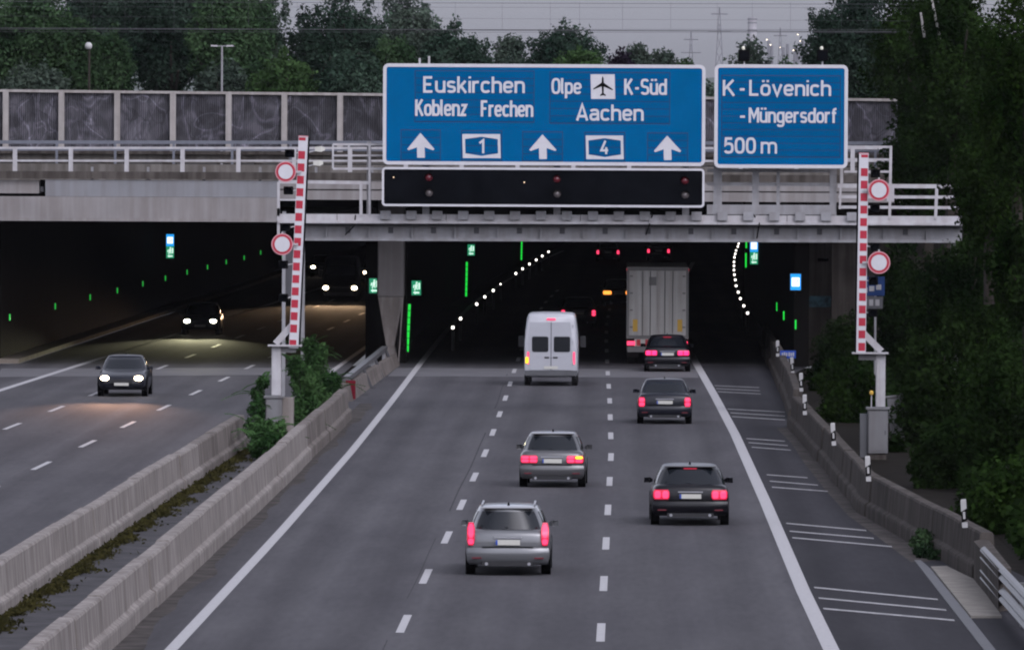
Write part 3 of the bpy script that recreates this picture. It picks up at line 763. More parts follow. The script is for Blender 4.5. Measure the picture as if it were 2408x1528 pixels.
# ================================================================== STROKE LETTERING (round-ended signpost alphabet)
def arc(cx_, cy_, rx, ry, a0, a1, n=10):
    return [(cx_ + rx * math.cos(R(a0 + (a1 - a0) * i / n)), cy_ + ry * math.sin(R(a0 + (a1 - a0) * i / n))) for i in range(n + 1)]
def sq(cx_, cy_, rx, ry, a0, a1, n=20, e=.72):
    r_ = []
    for i in range(n + 1):
        t = R(a0 + (a1 - a0) * i / n); c_, s_ = math.cos(t), math.sin(t)
        r_.append((cx_ + rx * math.copysign(abs(c_) ** e, c_), cy_ + ry * math.copysign(abs(s_) ** e, s_)))
    return r_
X0 = .365; RY = .295; RX = .235
bowl = lambda: [sq(RX, X0, RX, RY, 0, 360, 28)]
GL = {
 'E': (.50, [[(.46, .93), (0, .93), (0, .07), (.48, .07)], [(0, .51), (.40, .51)]]),
 'F': (.46, [[(.46, .93), (0, .93), (0, 0)], [(0, .50), (.38, .50)]]),
 'K': (.54, [[(0, 1), (0, 0)], [(.50, 1), (.02, .40)], [(.17, .58), (.54, 0)]]),
 'L': (.46, [[(0, 1), (0, .07), (.48, .07)]]),
 'O': (.54, [sq(.27, .5, .27, .43, 0, 360, 32)]),
 'S': (.50, [sq(.25, .71, .24, .22, 25, 180, 12) + sq(.25, .71, .24, .20, 180, 255, 6)[1:] + sq(.25, .28, .25, .21, 75, 0, 6) + sq(.25, .28, .25, .21, 0, -158, 12)[1:]]),
 'A': (.62, [[(0, 0), (.31, .98), (.62, 0)], [(.12, .27), (.50, .27)]]),
 'M': (.66, [[(0, 0), (0, 1)], [(.66, 0), (.66, 1)], [(.03, .95), (.33, .36), (.63, .95)]]),
 'u': (.47, [[(0, .73)] + sq(RX, .31, RX, .24, 180, 360, 14) + [(.47, .73)], [(.47, .4), (.47, 0)]]),
 'n': (.47, [[(0, .73), (0, 0)], sq(RX, .42, RX, .24, 180, 0, 14) + [(.47, 0)]]),
 'h': (.47, [[(0, 1), (0, 0)], sq(RX, .42, RX, .24, 180, 0, 14) + [(.47, 0)]]),
 'm': (.80, [[(0, .73), (0, 0)], sq(.20, .44, .20, .22, 180, 0, 12) + [(.40, 0)], sq(.60, .44, .20, .22, 180, 0, 12) + [(.80, 0)]]),
 'r': (.30, [[(0, .73), (0, 0)], sq(.24, .40, .24, .26, 180, 75, 10)]),
 's': (.42, [sq(.21, .515, .19, .15, 20, 180, 10) + sq(.21, .515, .19, .14, 180, 250, 5)[1:] + sq(.21, .215, .20, .145, 75, 0, 5) + sq(.21, .215, .20, .145, 0, -158, 10)[1:]]),
 'k': (.46, [[(0, 1), (0, 0)], [(.42, .73), (.02, .27)], [(.15, .42), (.46, 0)]]),
 'i': (.0, [[(0, .73), (0, 0)], [(0, .88), (0, 1.0)]]),
 'l': (.10, [[(0, 1), (0, .20)] + sq(.14, .20, .14, .13, 180, 265, 6)]),
 'c': (.44, [sq(RX, X0, RX, RY, 38, 322, 24)]),
 'e': (.47, [[(.02, .365), (.46, .365)], sq(RX, X0, RX, RY, 0, 325, 26)]),
 'o': (.47, bowl()),
 'b': (.47, [[(0, 1), (0, 0)], sq(RX, X0, RX, RY, 0, 360, 28)]),
 'd': (.47, [[(.47, 1), (.47, 0)], sq(RX, X0, RX, RY, 0, 360, 28)]),
 'p': (.47, [[(0, .73), (0, -.27)], sq(RX, X0, RX, RY, 0, 360, 28)]),
 'g': (.47, [[(.47, .73), (.47, .0)] + sq(RX, -.02, RX, .19, 0, -160, 12), sq(RX, X0, RX, RY, 0, 360, 28)]),
 'z': (.42, [[(0, .66), (.40, .66), (.02, .07), (.42, .07)]]),
 'v': (.50, [[(0, .73), (.25, .03), (.50, .73)]]),
 'f': (.30, [[(.34, .93)] + sq(.30, .72, .19, .21, 90, 180, 6)[1:] + [(.11, 0)], [(-.03, .66), (.32, .66)]]),
 'a': (.45, [sq(.22, .46, .22, .20, 155, 0, 12) + [(.45, 0)], [(.45, .40), (.22, .40)] + sq(.20, .235, .20, .165, 90, 270, 12) + [(.30, .085), (.45, .20)]]),
 '-': (.30, [[(0, .40), (.30, .40)]]),
 '5': (.46, [[(.44, .93), (.06, .93), (.03, .54)] + sq(.22, .34, .24, .27, 115, -150, 18)]),
 '0': (.48, [sq(.24, .5, .24, .43, 0, 360, 30)]),
 '1': (.20, [[(0, .74), (.20, .95), (.20, 0)]]),
 '4': (.48, [[(.30, 1), (0, .28), (.50, .28)], [(.36, .52), (.36, 0)]]),
}
GL['ö'] = (GL['o'][0], GL['o'][1] + [[(.10, .86), (.10, .99)], [(.37, .86), (.37, .99)]])
GL['ü'] = (GL['u'][0], GL['u'][1] + [[(.10, .86), (.10, .99)], [(.37, .86), (.37, .99)]])
def ribbon(mb, pts, w_, y, n_cap=5):
    """flat stroke with mitred bends and rounded ends, in x/z at depth y"""
    P = [Vector((a, b)) for a, b in pts]
    Q = [P[0]]
    for p in P[1:]:
        if (p - Q[-1]).length > 1e-4: Q.append(p)
    closed = (Q[0] - Q[-1]).length < 1e-3 and len(Q) > 3
    if closed: Q.pop()
    n = len(Q); Lf, Rt = [], []
    for i in range(n):
        a = Q[i - 1] if (i or closed) else None
        b = Q[(i + 1) % n] if (i < n - 1 or closed) else None
        d1 = (Q[i] - a).normalized() if a is not None else (b - Q[i]).normalized()
        d2 = (b - Q[i]).normalized() if b is not None else d1
        t = (d1 + d2)
        t = t.normalized() if t.length > 1e-5 else d1
        nr = Vector((-t.y, t.x)); c = max(.45, nr.dot(Vector((-d1.y, d1.x))))
        Lf.append(Q[i] + nr * (w_ / 2 / c)); Rt.append(Q[i] - nr * (w_ / 2 / c))
    b0 = len(mb.v)
    for l_, r_ in zip(Lf, Rt): mb.v += [(l_.x, y, l_.y), (r_.x, y, r_.y)]
    m__ = n if closed else n - 1
    for i in range(m__):
        j = (i + 1) % n
        mb.f.append((b0 + 2 * i, b0 + 2 * i + 1, b0 + 2 * j + 1, b0 + 2 * j))
def word(text, x0, x1, z0, zcap, y, parent, mt_='sign_white', wt=.155, name='lettering'):
    """set a word between x0 and x1, baseline z0 and cap height zcap"""
    H = zcap - z0; T = wt * H
    gap = .22; nat = 0; pos = []
    for ch in text:
        pos.append(nat); nat += GL[ch][0] + gap
    nat -= gap
    # width available for centre lines
    sx = (x1 - x0 - T) / nat if nat > 0 else 1
    mb = MB(); k = 0
    for ch, p in zip(text, pos):
        for st in GL[ch][1]:
            ribbon(mb, [(x0 + T / 2 + (p + a) * sx, z0 + b * H) for a, b in st], T, y - .0012 * (k % 6)); k += 1
    return mb.build(name, mt_, parent)

# ================================================================== SIGN GANTRY
GD = 290.0
def gx(u, v=510, d=GD): return px(u, v, d).x
def gz(u, v, d=GD): return px(u, v, d).z
ga_ = thing('sign_gantry', (gx(690), GD, 0), 'pale steel sign gantry spanning the carriageway with a catwalk', 'gantry')
u0, u1 = 655, 2262
zsl = lambda u, v: gz(u, v + (u - 1400) * .0034)         # the beam drops a little to the right
def gbeam(ua, ub, va, vb, d0, d1, name, mt_, par=None):
    mb = MB()
    A_ = lambda u, d: [(gx(u), d, zsl(u, vb)), (gx(u), d, zsl(u, va))]
    p = [(gx(ua), d0, zsl(ua, vb)), (gx(ub), d0, zsl(ub, vb)), (gx(ub), d0, zsl(ub, va)), (gx(ua), d0, zsl(ua, va))]
    mb.loft([p, [(x, d1, z) for x, y, z in p]])
    return wbuild(mb, name, mt_, par or ga_)
gbeam(u0 + 62, u1, 533, 562, GD - .10, GD + .10, 'girder_web', 'steel_grey')
gbeam(u0 + 62, u1, 562, 568, GD - .28, GD + .28, 'bottom_flange', 'steel_grey')
gbeam(u0 + 62, u1, 527, 533, GD - .34, GD + .9, 'top_flange', 'steel_dark')  # darker than the other girder steel: a shadow line put into the colour
gbeam(u0 + 62, u1, 562, 568, GD + .9, GD + 1.4, 'rear_flange', 'steel_grey')
gbeam(u0 + 62, u1, 533, 562, GD + 1.0, GD + 1.2, 'rear_web', 'steel_grey')
us = [768 + 50.4 * i for i in range(29)]
for i, u in enumerate(us):
    if i % 2 == 0:
        gbeam(u - 1.4, u + 1.4, 533.2, 561.8, GD - .26, GD - .101, 'stiffener', 'steel_grey')
    else:
        gbeam(u - 6, u + 6, 536, 550, GD - .13, GD - .101, 'splice_plate', 'steel_dark')
# catwalk kick plates and bright lip
nk = [655, 794, 897, 1050, 1205, 1365, 1525, 1688, 1850, 2015, 2262]
for a_, b_ in zip(nk, nk[1:]):
    gbeam(a_ + .6, b_ - .6, 505, 521, GD - .62, GD - .58, 'kick_plate', 'steel_white')
    gbeam(a_ + .3, b_ - .3, 521, 526.8, GD - .72, GD + .9, 'walkway_lip', 'steel_white')
for i in range(19):
    u = 908 + 60.8 * i
    gbeam(u - 12, u + 12, 497, 517, GD - .80, GD - .63, 'bracket', 'steel_grey')
# legs in the median
for ua, ub in ((664, 672), (709, 717)):
    wbuild(MB().box(gx(ua), gx(ub), GD - .05, GD + .22, 0, zsl(690, 500)), 'leg', 'steel_grey', ga_)
wbuild(MB().box(gx(672.3), gx(708.7), GD + .02, GD + .12, zsl(690, 700), zsl(690, 570)), 'leg_web', 'steel_dark', ga_)
wbuild(MB().box(gx(2236), gx(2254), GD - .05, GD + .22, 0, zsl(2245, 527)), 'leg', 'steel_grey', ga_)
# uprights and plates behind and below the direction signs
for u, wd in ((690, 9), (868, 5), (1002, 8), (1310, 8), (1612, 8), (1687, 10), (1776, 8), (1829, 4), (1958, 8)):
    if u > 800: gbeam(u - wd, u + wd, 300 if u > 900 else 335, 505, GD - .50, GD - .35, 'upright', 'steel_grey')
gbeam(1662, 1962, 480, 503, GD - .56, GD - .52, 'rear_plate', 'steel_grey')
gbeam(1662, 1962, 396, 404, GD - .45, GD - .38, 'cross_bar', 'steel_grey')
gbeam(1662, 1962, 428, 436, GD - .45, GD - .38, 'cross_bar', 'steel_grey')
# white railing on the left end
def grail(ua, va, ub, vb, t=.055, name='railing_bar', d=GD - .60):
    p, q = px(ua, va, d), px(ub, vb, d)
    wbuild(MB().beam(p, q, t, t * 1.25, up=(0, 1, 0) if abs(ua - ub) < 3 else (0, 0, 1)), name, 'steel_white', ga_)
for (a1, b1, a2, b2, tt) in ((655, 428, 655, 508, .09), (849, 430, 849, 507, .10), (869, 340, 869, 507, .07), (719, 428, 868, 430, .09), (655, 428, 700, 428, .09),
                             (655, 470, 700, 470, .05), (783, 340, 783, 396, .06), (783, 340, 900, 340, .06), (783, 397, 900, 397, .06), (820, 343, 820, 396, .06),
                             (783, 366, 900, 366, .05), (655, 490, 655, 560, .09)):
    grail(a1, b1, a2, b2, tt)
# right end: tall frame behind the small sign and the long handrail
for (a1, b1, a2, b2, tt) in ((1990, 345, 2098, 346, .06), (1990, 375, 2096, 375.5, .06), (1985, 404, 2096, 404, .06), (2095, 343, 2092, 515, .09),
                             (1970, 437, 2315, 439, .11), (1972, 463, 2318, 464, .08), (1972, 487, 2310, 489, .08), (1979, 395, 1979, 432, .10), (1977, 438, 1975, 492, .07),
                             (2203, 439, 2200, 515, .10), (2303, 440, 2300, 520, .10)):
    grail(a1, b1, a2, b2, tt)
gbeam(2084, 2101, 431, 471, GD - .66, GD - .60, 'junction_box', 'steel_white')
for (a1, b1, a2, b2) in ((836, 506, 834, 530), (834, 530, 812, 552), (1768, 500, 1786, 524), (1786, 524, 1780, 560), (1536, 500, 1528, 526), (1528, 526, 1519, 552)):
    p, q = px(a1, b1, GD - .78), px(a2, b2, GD - .40); wbuild(MB().tube(p, q, .022, 6), 'cable', 'black_paint', ga_)
# lamps / cameras on the left of the gantry
for (u, v) in ((752, 351), (748, 384)):
    t = thing('traffic_camera', px(u, v, GD - 1.0), ('upper' if v < 370 else 'lower') + ' pale camera pod on an arm right of the left boom', 'camera', 'camera pods by the left boom')
    MB().loft([[(-.16, y, z) for y, z in ((-.1, -.07), (.1, -.07), (.1, .07), (-.1, .07))], [(.05, y, z) for y, z in ((-.11, -.09), (.11, -.09), (.11, .10), (-.11, .10))], [(.17, y, z) for y, z in ((-.05, -.04), (.05, -.04), (.05, .05), (-.05, .05))]]).build('housing', 'plate_white', t)
    MB().tube((-.14, 0, -.05), (-.42, .05, -.12), .025, 6).build('arm', 'steel_white', t)

# ---- signs
def rrect(x0, x1, z0, z1, r, n=5):
    p = []
    for cx_, cz_, a in ((x1 - r, z1 - r, 0), (x0 + r, z1 - r, 90), (x0 + r, z0 + r, 180), (x1 - r, z0 + r, 270)):
        for i in range(n + 1):
            t = R(a + 90 * i / n); p.append((cx_ + r * math.cos(t), cz_ + r * math.sin(t)))
    return p
class Sign:
    def __init__(s, name, uc, vc, d, label, cat, sh=.030, sl=.0025):
        s.k = F / d; s.uc, s.vc, s.sh, s.sl = uc, vc, sh, sl
        s.t = thing(name, px(uc, vc, d), label, cat)
    def x(s, u, v): return (u + s.sh * (v - s.vc) - s.uc) / s.k
    def z(s, u, v): return -(v - s.sl * (u - s.uc) - s.vc) / s.k
    def rect(s, u0, u1, v0, v1):
        um, vm = (u0 + u1) / 2, (v0 + v1) / 2
        return s.x(u0, vm), s.x(u1, vm), s.z(um, v1), s.z(um, v0)
    def panel(s, u0, u1, v0, v1, bt, r, face, face_m):
        x0, x1, z0, z1 = s.rect(u0, u1, v0, v1); b = bt / s.k; r = r / s.k
        MB().prism(rrect(x0 + .004, x1 - .004, z0 + .004, z1 - .004, r), .0, .09).build('backing', 'steel_grey', s.t)
        o = rrect(x0, x1, z0, z1, r); i = rrect(x0 + b, x1 - b, z0 + b, z1 - b, max(.03, r - b))
        n = len(o); mb = MB(); mb.v = [(x, -.03, z) for x, z in o] + [(x, -.03, z) for x, z in i] + [(x, .085, z) for x, z in o] + [(x, .085, z) for x, z in i]
        for j in range(n):
            k = (j + 1) % n
            mb.f += [(j, k, n + k, n + j), (2 * n + j, j + 0, k, 2 * n + k)[::-1], (n + j, n + k, 3 * n + k, 3 * n + j)]
        mb.build('border', 'sign_white', s.t)
        MB().prism(rrect(x0 + b + .003, x1 - b - .003, z0 + b + .003, z1 - b - .003, max(.03, r - b)), -.012, -.002).build(face, face_m, s.t)
        return x0, x1, z0, z1
    def slats(s, u0, u1, v0, v1, n):
        x0, x1, z0, z1 = s.rect(u0, u1, v0, v1)
        MB().box(x0 - .025, x1 + .025, -.016, -.0125, z0 - .025, z1 + .025).build('slat_recess', 'sign_groove', s.t)
        for i in range(n):
            a, b_ = z0 + (z1 - z0) * i / n, z0 + (z1 - z0) * (i + 1) / n
            MB().box(x0, x1, -.024, -.0165, a + .011, b_ - .011).build('slat', 'sign_blue_slat', s.t)
    def word(s, text, u0, u1, vcap, vbase, wt=.155):
        um = (u0 + u1) / 2
        word(text, s.x(u0, (vcap + vbase) / 2), s.x(u1, (vcap + vbase) / 2), s.z(um, vbase), s.z(um, vcap), -.028, s.t, wt=wt)
    def poly(s, pts, name, mt_='sign_white', y=-.030):
        MB().prism([(s.x(u, v), s.z(u, v)) for u, v in pts], y, y + .005).build(name, mt_, s.t)
    def arrow(s, tip, half, vsh, stem, vbot):
        u, v = tip
        n_ = vsh - 6
        s.poly([(u, v), (u + half, vsh - 2), (u + half - 3, vsh + 1), (u + stem, n_), (u + stem, vbot), (u - stem, vbot), (u - stem, n_), (u - half + 3, vsh + 1), (u - half, vsh - 2)], 'arrow')
    def shield(s, u0, u1, v0, v1):
        um = (u0 + u1) / 2; h = v1 - v0
        O = [(u0, v0), (um, v0), (u1, v0), (u1, v1), (um, v1), (u0, v1)]
        I = [(u0 + 6, v0 + h * .21), (um, v0 + h * .11), (u1 - 6, v0 + h * .21), (u1 - 6, v1 - h * .20), (um, v1 - h * .09), (u0 + 6, v1 - h * .20)]
        mb = MB(); y = -.030
        mb.v = [(s.x(*p), y, s.z(*p)) for p in O] + [(s.x(*p), y, s.z(*p)) for p in I]
        for j in range(6):
            k = (j + 1) % 6; mb.f.append((j, 6 + j, 6 + k, k))
        mb.build('route_shield', 'sign_white', s.t)
SD = GD - 1.35
bs = Sign('direction_sign', 1279, 270.5, SD, 'wide blue motorway direction sign reading Euskirchen, Koblenz, Frechen, Olpe and Aachen', 'sign')
bs.panel(900.5, 1658.5, 151.5, 389, 8, 13, 'blue_face', 'sign_blue')
bs.slats(978, 1256, 168, 287, 7); bs.slats(1295, 1575, 171, 290, 7)
bs.slats(942, 1033, 307, 377, 4); bs.slats(1228, 1320, 311, 379, 4); bs.slats(1521.5, 1614, 313, 381.5, 4)
bs.slats(1084, 1177, 309, 378, 4); bs.slats(1374, 1466.5, 312, 381, 4)
bs.word('Euskirchen', 997, 1236, 181, 219.4)
bs.word('Koblenz', 976.6, 1099.6, 235.1, 273.8, .15); bs.word('Frechen', 1131, 1254.5, 237, 275.2, .15)
bs.word('Olpe', 1298.4, 1369.5, 184.3, 221.5, .15); bs.word('K-Süd', 1469.4, 1569.8, 185.4, 223, .15)
bs.word('Aachen', 1354.4, 1513.7, 246, 284)
bs.arrow((987.6, 313.5), 32, 353.5, 9, 372); bs.arrow((1274.5, 316.5), 32, 354.5, 9, 374.5); bs.arrow((1567.5, 318.5), 32, 356.5, 9, 376)
bs.shield(1086, 1175, 316, 372.5); bs.shield(1376, 1464, 318.7, 374.5)
bs.word('1', 1123, 1137, 329, 361, .16); bs.word('4', 1409.5, 1430, 331, 362.5, .16)
bs.poly([(1391, 175), (1447.7, 175), (1447.7, 233), (1391, 233)], 'airport_panel', 'sign_white', -.029)
apl = [(1419.5, 179), (1421.5, 184), (1422, 195), (1443, 210.5), (1442, 212.5), (1421.5, 204), (1421, 219.5), (1426, 223.5), (1425.5, 226), (1419, 224.2),
       (1412.5, 226), (1412, 223.5), (1417, 219.5), (1416.5, 203.5), (1397, 211), (1396.5, 208.5), (1416.5, 194.5), (1417.5, 184)]
mbp = MB(); mbp.v = [(bs.x(u, v), -.034, bs.z(u, v)) for u, v in apl]; mbp.f = [tuple(range(len(apl)))]; mbp.build('airplane_symbol', 'black_paint', bs.t)
for u in (990, 1012):
    MB().box(bs.x(u, 150) - .035, bs.x(u, 150) + .035, .02, .08, bs.z(u, 156), bs.z(u, 133 if u > 1000 else 138)).build('top_bracket', 'steel_white', bs.t)
ss = Sign('exit_sign', 1837, 273.7, SD, 'smaller blue sign reading K-Lövenich, Müngersdorf and 500 m', 'sign')
ss.panel(1680, 1993.5, 152.5, 395.5, 8, 13, 'blue_face', 'sign_blue')
ss.slats(1698, 1975, 179, 369, 12)
ss.word('K', 1701.4, 1730.7, 189, 226); ss.word('-', 1738.6, 1755.5, 189, 226); ss.word('Lövenich', 1763.5, 1955.9, 189, 226)
ss.word('-', 1737.8, 1754.6, 253.8, 289.3); ss.word('Müngersdorf', 1760.8, 1968.3, 253.8, 289.3, .15)
ss.word('500', 1700.5, 1775.9, 323.8, 361.6); ss.word('m', 1787.4, 1825.5, 323.8, 361.6, .14)
ps = Sign('signal_panel', 1277, 441, SD, 'long black lane signal panel with unlit lamps below the wide blue sign', 'signal')
ps.panel(898, 1656.5, 395, 486.5, 5, 9, 'black_face', 'black_panel')
for i, u in enumerate((1009, 1310, 1611)):
    for vv, mt_, nm in ((418 + 3 * i, 'lens_red_off', 'red_lamp'), (454 + 1.8 * i, 'lens_clear_off', 'clear_lamp')):
        x_, z_ = ps.x(u, vv), ps.z(u, vv)
        MB().ball((x_, -.02, z_), .135, .12, .135, 18, 12).build(nm, mt_, ps.t, True)
        # visor: an open half hood over the lens
        hood = MB(); nn = 12
        ri = [(x_ + .165 * math.cos(R(10 + 160 * i_ / nn)), z_ + .165 * math.sin(R(10 + 160 * i_ / nn))) for i_ in range(nn + 1)]
        for yy in (-.01, -.24):
            hood.v += [(a_, yy, b_) for a_, b_ in ri]
        for i_ in range(nn): hood.f.append((i_, i_ + 1, nn + 2 + i_, nn + 1 + i_))
        hood.build('hood', 'black_paint', ps.t)
for u, v in ((926, 418), (1233, 429)):
    MB().box(ps.x(u, v) - .014, ps.x(u, v) + .018, -.03, -.013, ps.z(u, v) - .02, ps.z(u, v) + .02).build('indicator_diode', 'em_spark', ps.t)
# warning lights on top of the small sign
for u, nm in ((1750, 'black square warning light above the small blue sign, against the sky'), (1934, 'black warning light above the small blue sign, against dark trees')):
    t = thing('warning_light', px(u, 147, SD + .1), nm, 'warning light', 'warning lights on the small sign')
    MB().bbox(-.19, .19, -.12, .12, .04, .42, .02).build('housing', 'black_paint', t)
    MB().disc((0, .22), .15, -.16, -.12, 20).build('lens_ring', 'black_panel', t)
    MB().tube((0, 0, -.08), (0, 0, .04), .03, 8).build('stem', 'steel_white', t)
    MB().ball((-.03, 0, .47), .055, .05, .075, 10, 6).build('cap', 'bulb_cream', t)

# ================================================================== BOOM GATES (raised)
def boom(name, mirror, d, label, arm_b, arm_t, post_u, plate_v, post_bot, cab, discs, lamps, zb_=0.0):
    k = F / d
    base = px((cab[0] + cab[1]) / 2, cab[3], d)
    t = thing(name, (base.x, d, zb_), label, 'boom gate', 'raised boom gates')
    W = lambda mb, nm, mt_, par=None, sm=False: wbuild(mb, nm, mt_, par or t, sm)
    X = lambda u, v: px(u, v, d).x
    Z = lambda u, v: px(u, v, d).z
    # cabinet
    x0, x1 = X(cab[0], cab[3]), X(cab[1], cab[3]); zt_ = Z(cab[0], cab[2])
    W(MB().bbox(x0, x1, d - .35, d + .35, zb_ + .12, zt_ - .06, .02), 'cabinet', 'cabinet')
    W(MB().box(x0 - .05, x1 + .05, d - .40, d + .40, zt_ - .055, zt_), 'cabinet_lid', 'cabinet')
    W(MB().box(x0 + .04, x1 - .04, d - .3, d + .3, zb_ - .1, zb_ + .118), 'plinth', 'concrete_old')
    W(MB().box(x0 + .03, x1 - .03, d - .362, d - .352, zb_ + .2, zt_ - .12), 'cabinet_door', 'cabinet')
    W(MB().box(x1 - .10 if mirror else x0 + .07, x1 - .07 if mirror else x0 + .10, d - .372, d - .363, (zb_ + zt_) / 2 - .06, (zb_ + zt_) / 2 + .06), 'door_handle', 'steel_dark')
    sx0 = X(cab[4], cab[3]); sx1 = X(cab[5], cab[3])
    W(MB().box(sx0, sx1, d - .2, d + .3, zb_, Z(cab[4], cab[6])), 'side_cabinet', 'cabinet_shade' if mirror else 'concrete')
    # post, plate, diagonal strut
    pw = .14
    px_ = X(post_u, plate_v)
    pz = Z(post_u, plate_v)
    W(MB().bbox(px_ - pw, px_ + pw, d - .12, d + .12, zt_ + .002, pz, .02), 'post', 'steel_white')
    ab, at_ = Vector((X(*arm_b), d - .18, Z(*arm_b))), Vector((X(*arm_t), d - .18, Z(*arm_t)))
    pl0, pl1 = min(px_ - pw, ab.x - .16), max(px_ + pw, ab.x + .16)
    W(MB().box(pl0 - .10, pl1 + .08, d - .30, d + .14, pz + .002, pz + .05), 'hinge_plate', 'steel_white')
    W(MB().box(pl0 + .1, pl1 - .1, d - .1, d + .06, pz - .18, pz - .002), 'gusset', 'cabinet')
    s_ = 1 if px_ > ab.x else -1
    W(MB().beam((px_ + s_ * .02, d - .06, pz + .08), (ab.x + s_ * .06, d - .06, pz + .62), .16, .19), 'diagonal_strut', 'steel_white')
    # arm
    a_ = (at_ - ab); ln = a_.length; a_.normalize(); e_ = Vector((0, -1, 0)).cross(a_).normalized()
    if e_.x < 0: e_ = -e_
    def quadbox(s0, s1, o0, o1, y0_, y1_):
        mb = MB(); r_ = lambda y_: [tuple(ab + a_ * s0 + e_ * o0)[0:1] + (y_,) + tuple(ab + a_ * s0 + e_ * o0)[2:3],
                                   tuple(ab + a_ * s0 + e_ * o1)[0:1] + (y_,) + tuple(ab + a_ * s0 + e_ * o1)[2:3],
                                   tuple(ab + a_ * s1 + e_ * o1)[0:1] + (y_,) + tuple(ab + a_ * s1 + e_ * o1)[2:3],
                                   tuple(ab + a_ * s1 + e_ * o0)[0:1] + (y_,) + tuple(ab + a_ * s1 + e_ * o0)[2:3]]
        return mb.loft([r_(y0_), r_(y1_)])
    hw = .138
    arm = W(quadbox(0, ln, -hw, hw, d - .24, d - .12), 'arm', 'sign_white')
    bl = (hw + .003, hw + .05) if not mirror else (-hw - .05, -hw - .003)
    W(quadbox(.05, ln - .03, bl[0], bl[1], d - .20, d - .10), 'rubber_strip', 'black_paint', arm)
    W(quadbox(ln - .02 + .022, ln + .03, -hw - .004, hw + .004, d - .245, d - .115), 'arm_tip', 'sign_pink', arm)
    n = 17 if not mirror else 16
    step = (ln - .02) / n
    for i in range(1, n + 1):
        s0 = ln - .02 - (n - i + .22) * step if False else i * step - .22
        h_ = .185 if i not in (n, 1) or mirror else .10
        if i == n: s0, h_ = ln - .11, .09
        sh_ = -.025 if not mirror else .02
        W(quadbox(s0 - (0 if i == n else .05), s0 + h_, sh_ - .100, sh_ + .100, d - .244, d - .2405), 'red_stripe', 'sign_red', arm)
    # no-entry discs
    for (u, v, r_) in discs:
        c = Vector((X(u, v), d - .40, Z(u, v))); r_ = r_ / k
        s = bpy.data.objects.new('round_sign', None); COL.objects.link(s); s.parent = t; s.location = c - t.location; s.empty_display_size = .2
        MB().disc((0, 0), r_, 0, .02, 36).build('sign_edge', 'sign_pink', s)
        MB().disc((0, 0), r_ * .90, -.006, -.001, 36).build('red_ring', 'sign_red', s)
        MB().disc((0, 0), r_ * .70, -.012, -.007, 36).build('white_disc', 'sign_white', s)
        ax = (ab + a_ * ((c.z - ab.z) / a_.z)).x
        MB().beam((0, .06, 0), (ax - c.x, .08, 0), .04, .06).build('bracket', 'steel_white', s)
        MB().beam((.0, .05, -r_ * .9), (.0, .05, r_ * 1.15), .05, .05).build('bracket', 'steel_white', s)
    # black signal lamps on short arms
    for (u, v) in lamps:
        c = Vector((X(u, v), d - .30, Z(u, v)))
        s = bpy.data.objects.new('signal_lamp', None); COL.objects.link(s); s.parent = t; s.location = c - t.location; s.empty_display_size = .2
        MB().bbox(-.14, .14, -.02, .14, -.12, .12, .015).build('housing', 'black_paint', s)
        MB().disc((0, 0), .095, -.05, -.021, 20).build('lens', 'black_panel', s)
        hd = MB()
        for yy in (-.02, -.16):
            hd.v += [(.11 * math.cos(R(10 + 16 * i)), yy, .11 * math.sin(R(10 + 16 * i))) for i in range(11)]
        for i in range(10): hd.f.append((i, i + 1, 12 + i, 11 + i))
        hd.build('hood', 'black_paint', s)
        ax = (ab + a_ * ((c.z - ab.z) / a_.z)).x; sg = 1 if ax > c.x else -1
        MB().tube((sg * .13, .08, 0), (ax - c.x - sg * .08, .1, .03), .022, 6).build('lamp_arm', 'steel_white', s)
    return t
boom('boom_gate', False, 252.0, 'raised red and white boom gate standing in the median bush', (691, 818), (714, 322), 650, 814, 925,
     (625, 664, 930, 1072, 664.5, 690, 934), [(673, 404, 24.5), (665, 574, 25.5)], [(682, 361), (679, 448), (673, 534), (667, 622), (667, 700)])
boom('boom_gate', True, 252.0, 'raised red and white boom gate on the right below the wooded slope', (2024, 832), (2031, 362), 2071, 832, 955,
     (2040, 2087, 957, 1083, 2022, 2039, 973), [(2066, 447, 25.5), (2066, 617, 26.5)], [(2058, 408), (2057, 490), (2057, 580), (2053, 660), (2052, 735)])
# little things near the right boom
t = thing('warning_flasher', px(2049, 957, 251.6), 'small amber flasher on a thin stem on the right boom cabinet', 'flasher')
MB().tube((0, 0, 0), (0, 0, .38), .018, 6).build('stem', 'steel_white', t); MB().ball((0, 0, .42), .06, .06, .075, 10, 7).build('amber_cap', 'sticker_yellow', t)
c = gnd(2112, 1035)
t = thing('leaning_cabinet', (px(2112, 1000, 262).x, 262, .2), 'grey utility cabinet leaning among the bushes right of the boom gate', 'cabinet')
MB().bbox(-.20, .20, -.15, .15, 0, 1.28, .02).build('housing', 'cabinet', t); MB().box(-.235, .235, -.19, .19, 1.282, 1.33).build('lid', 'cabinet', t)
MB().box(.21, .34, .0, .3, .35, 1.4).build('rear_cover', 'cabinet_shade', t); MB().box(-.16, .16, -.165, -.152, .1, 1.2).build('door', 'cabinet', t)
t.rotation_euler = (0, R(-7), 0)
dd = 300
t = thing('information_sign', px(2052, 692, dd), 'faded blue sign with grey plate half hidden behind the right boom gate', 'sign')
MB().box(-.42, .42, 0, .04, -.05, .62).build('blue_plate', 'faded_blue', t); MB().box(-.42, .36, 0, .04, -.50, -.08).build('grey_plate', 'steel_dark', t)
for i in range(3): MB().box(-.36 + .24 * i, -.18 + .24 * i, -.012, -.002, .06 + .05 * i, .24 + .05 * i).build('pale_mark', 'steel_grey', t)
for i in range(3): MB().box(-.34 + .22 * i, -.2 + .22 * i, -.012, -.002, -.4, -.18).build('pale_mark', 'steel_grey', t)
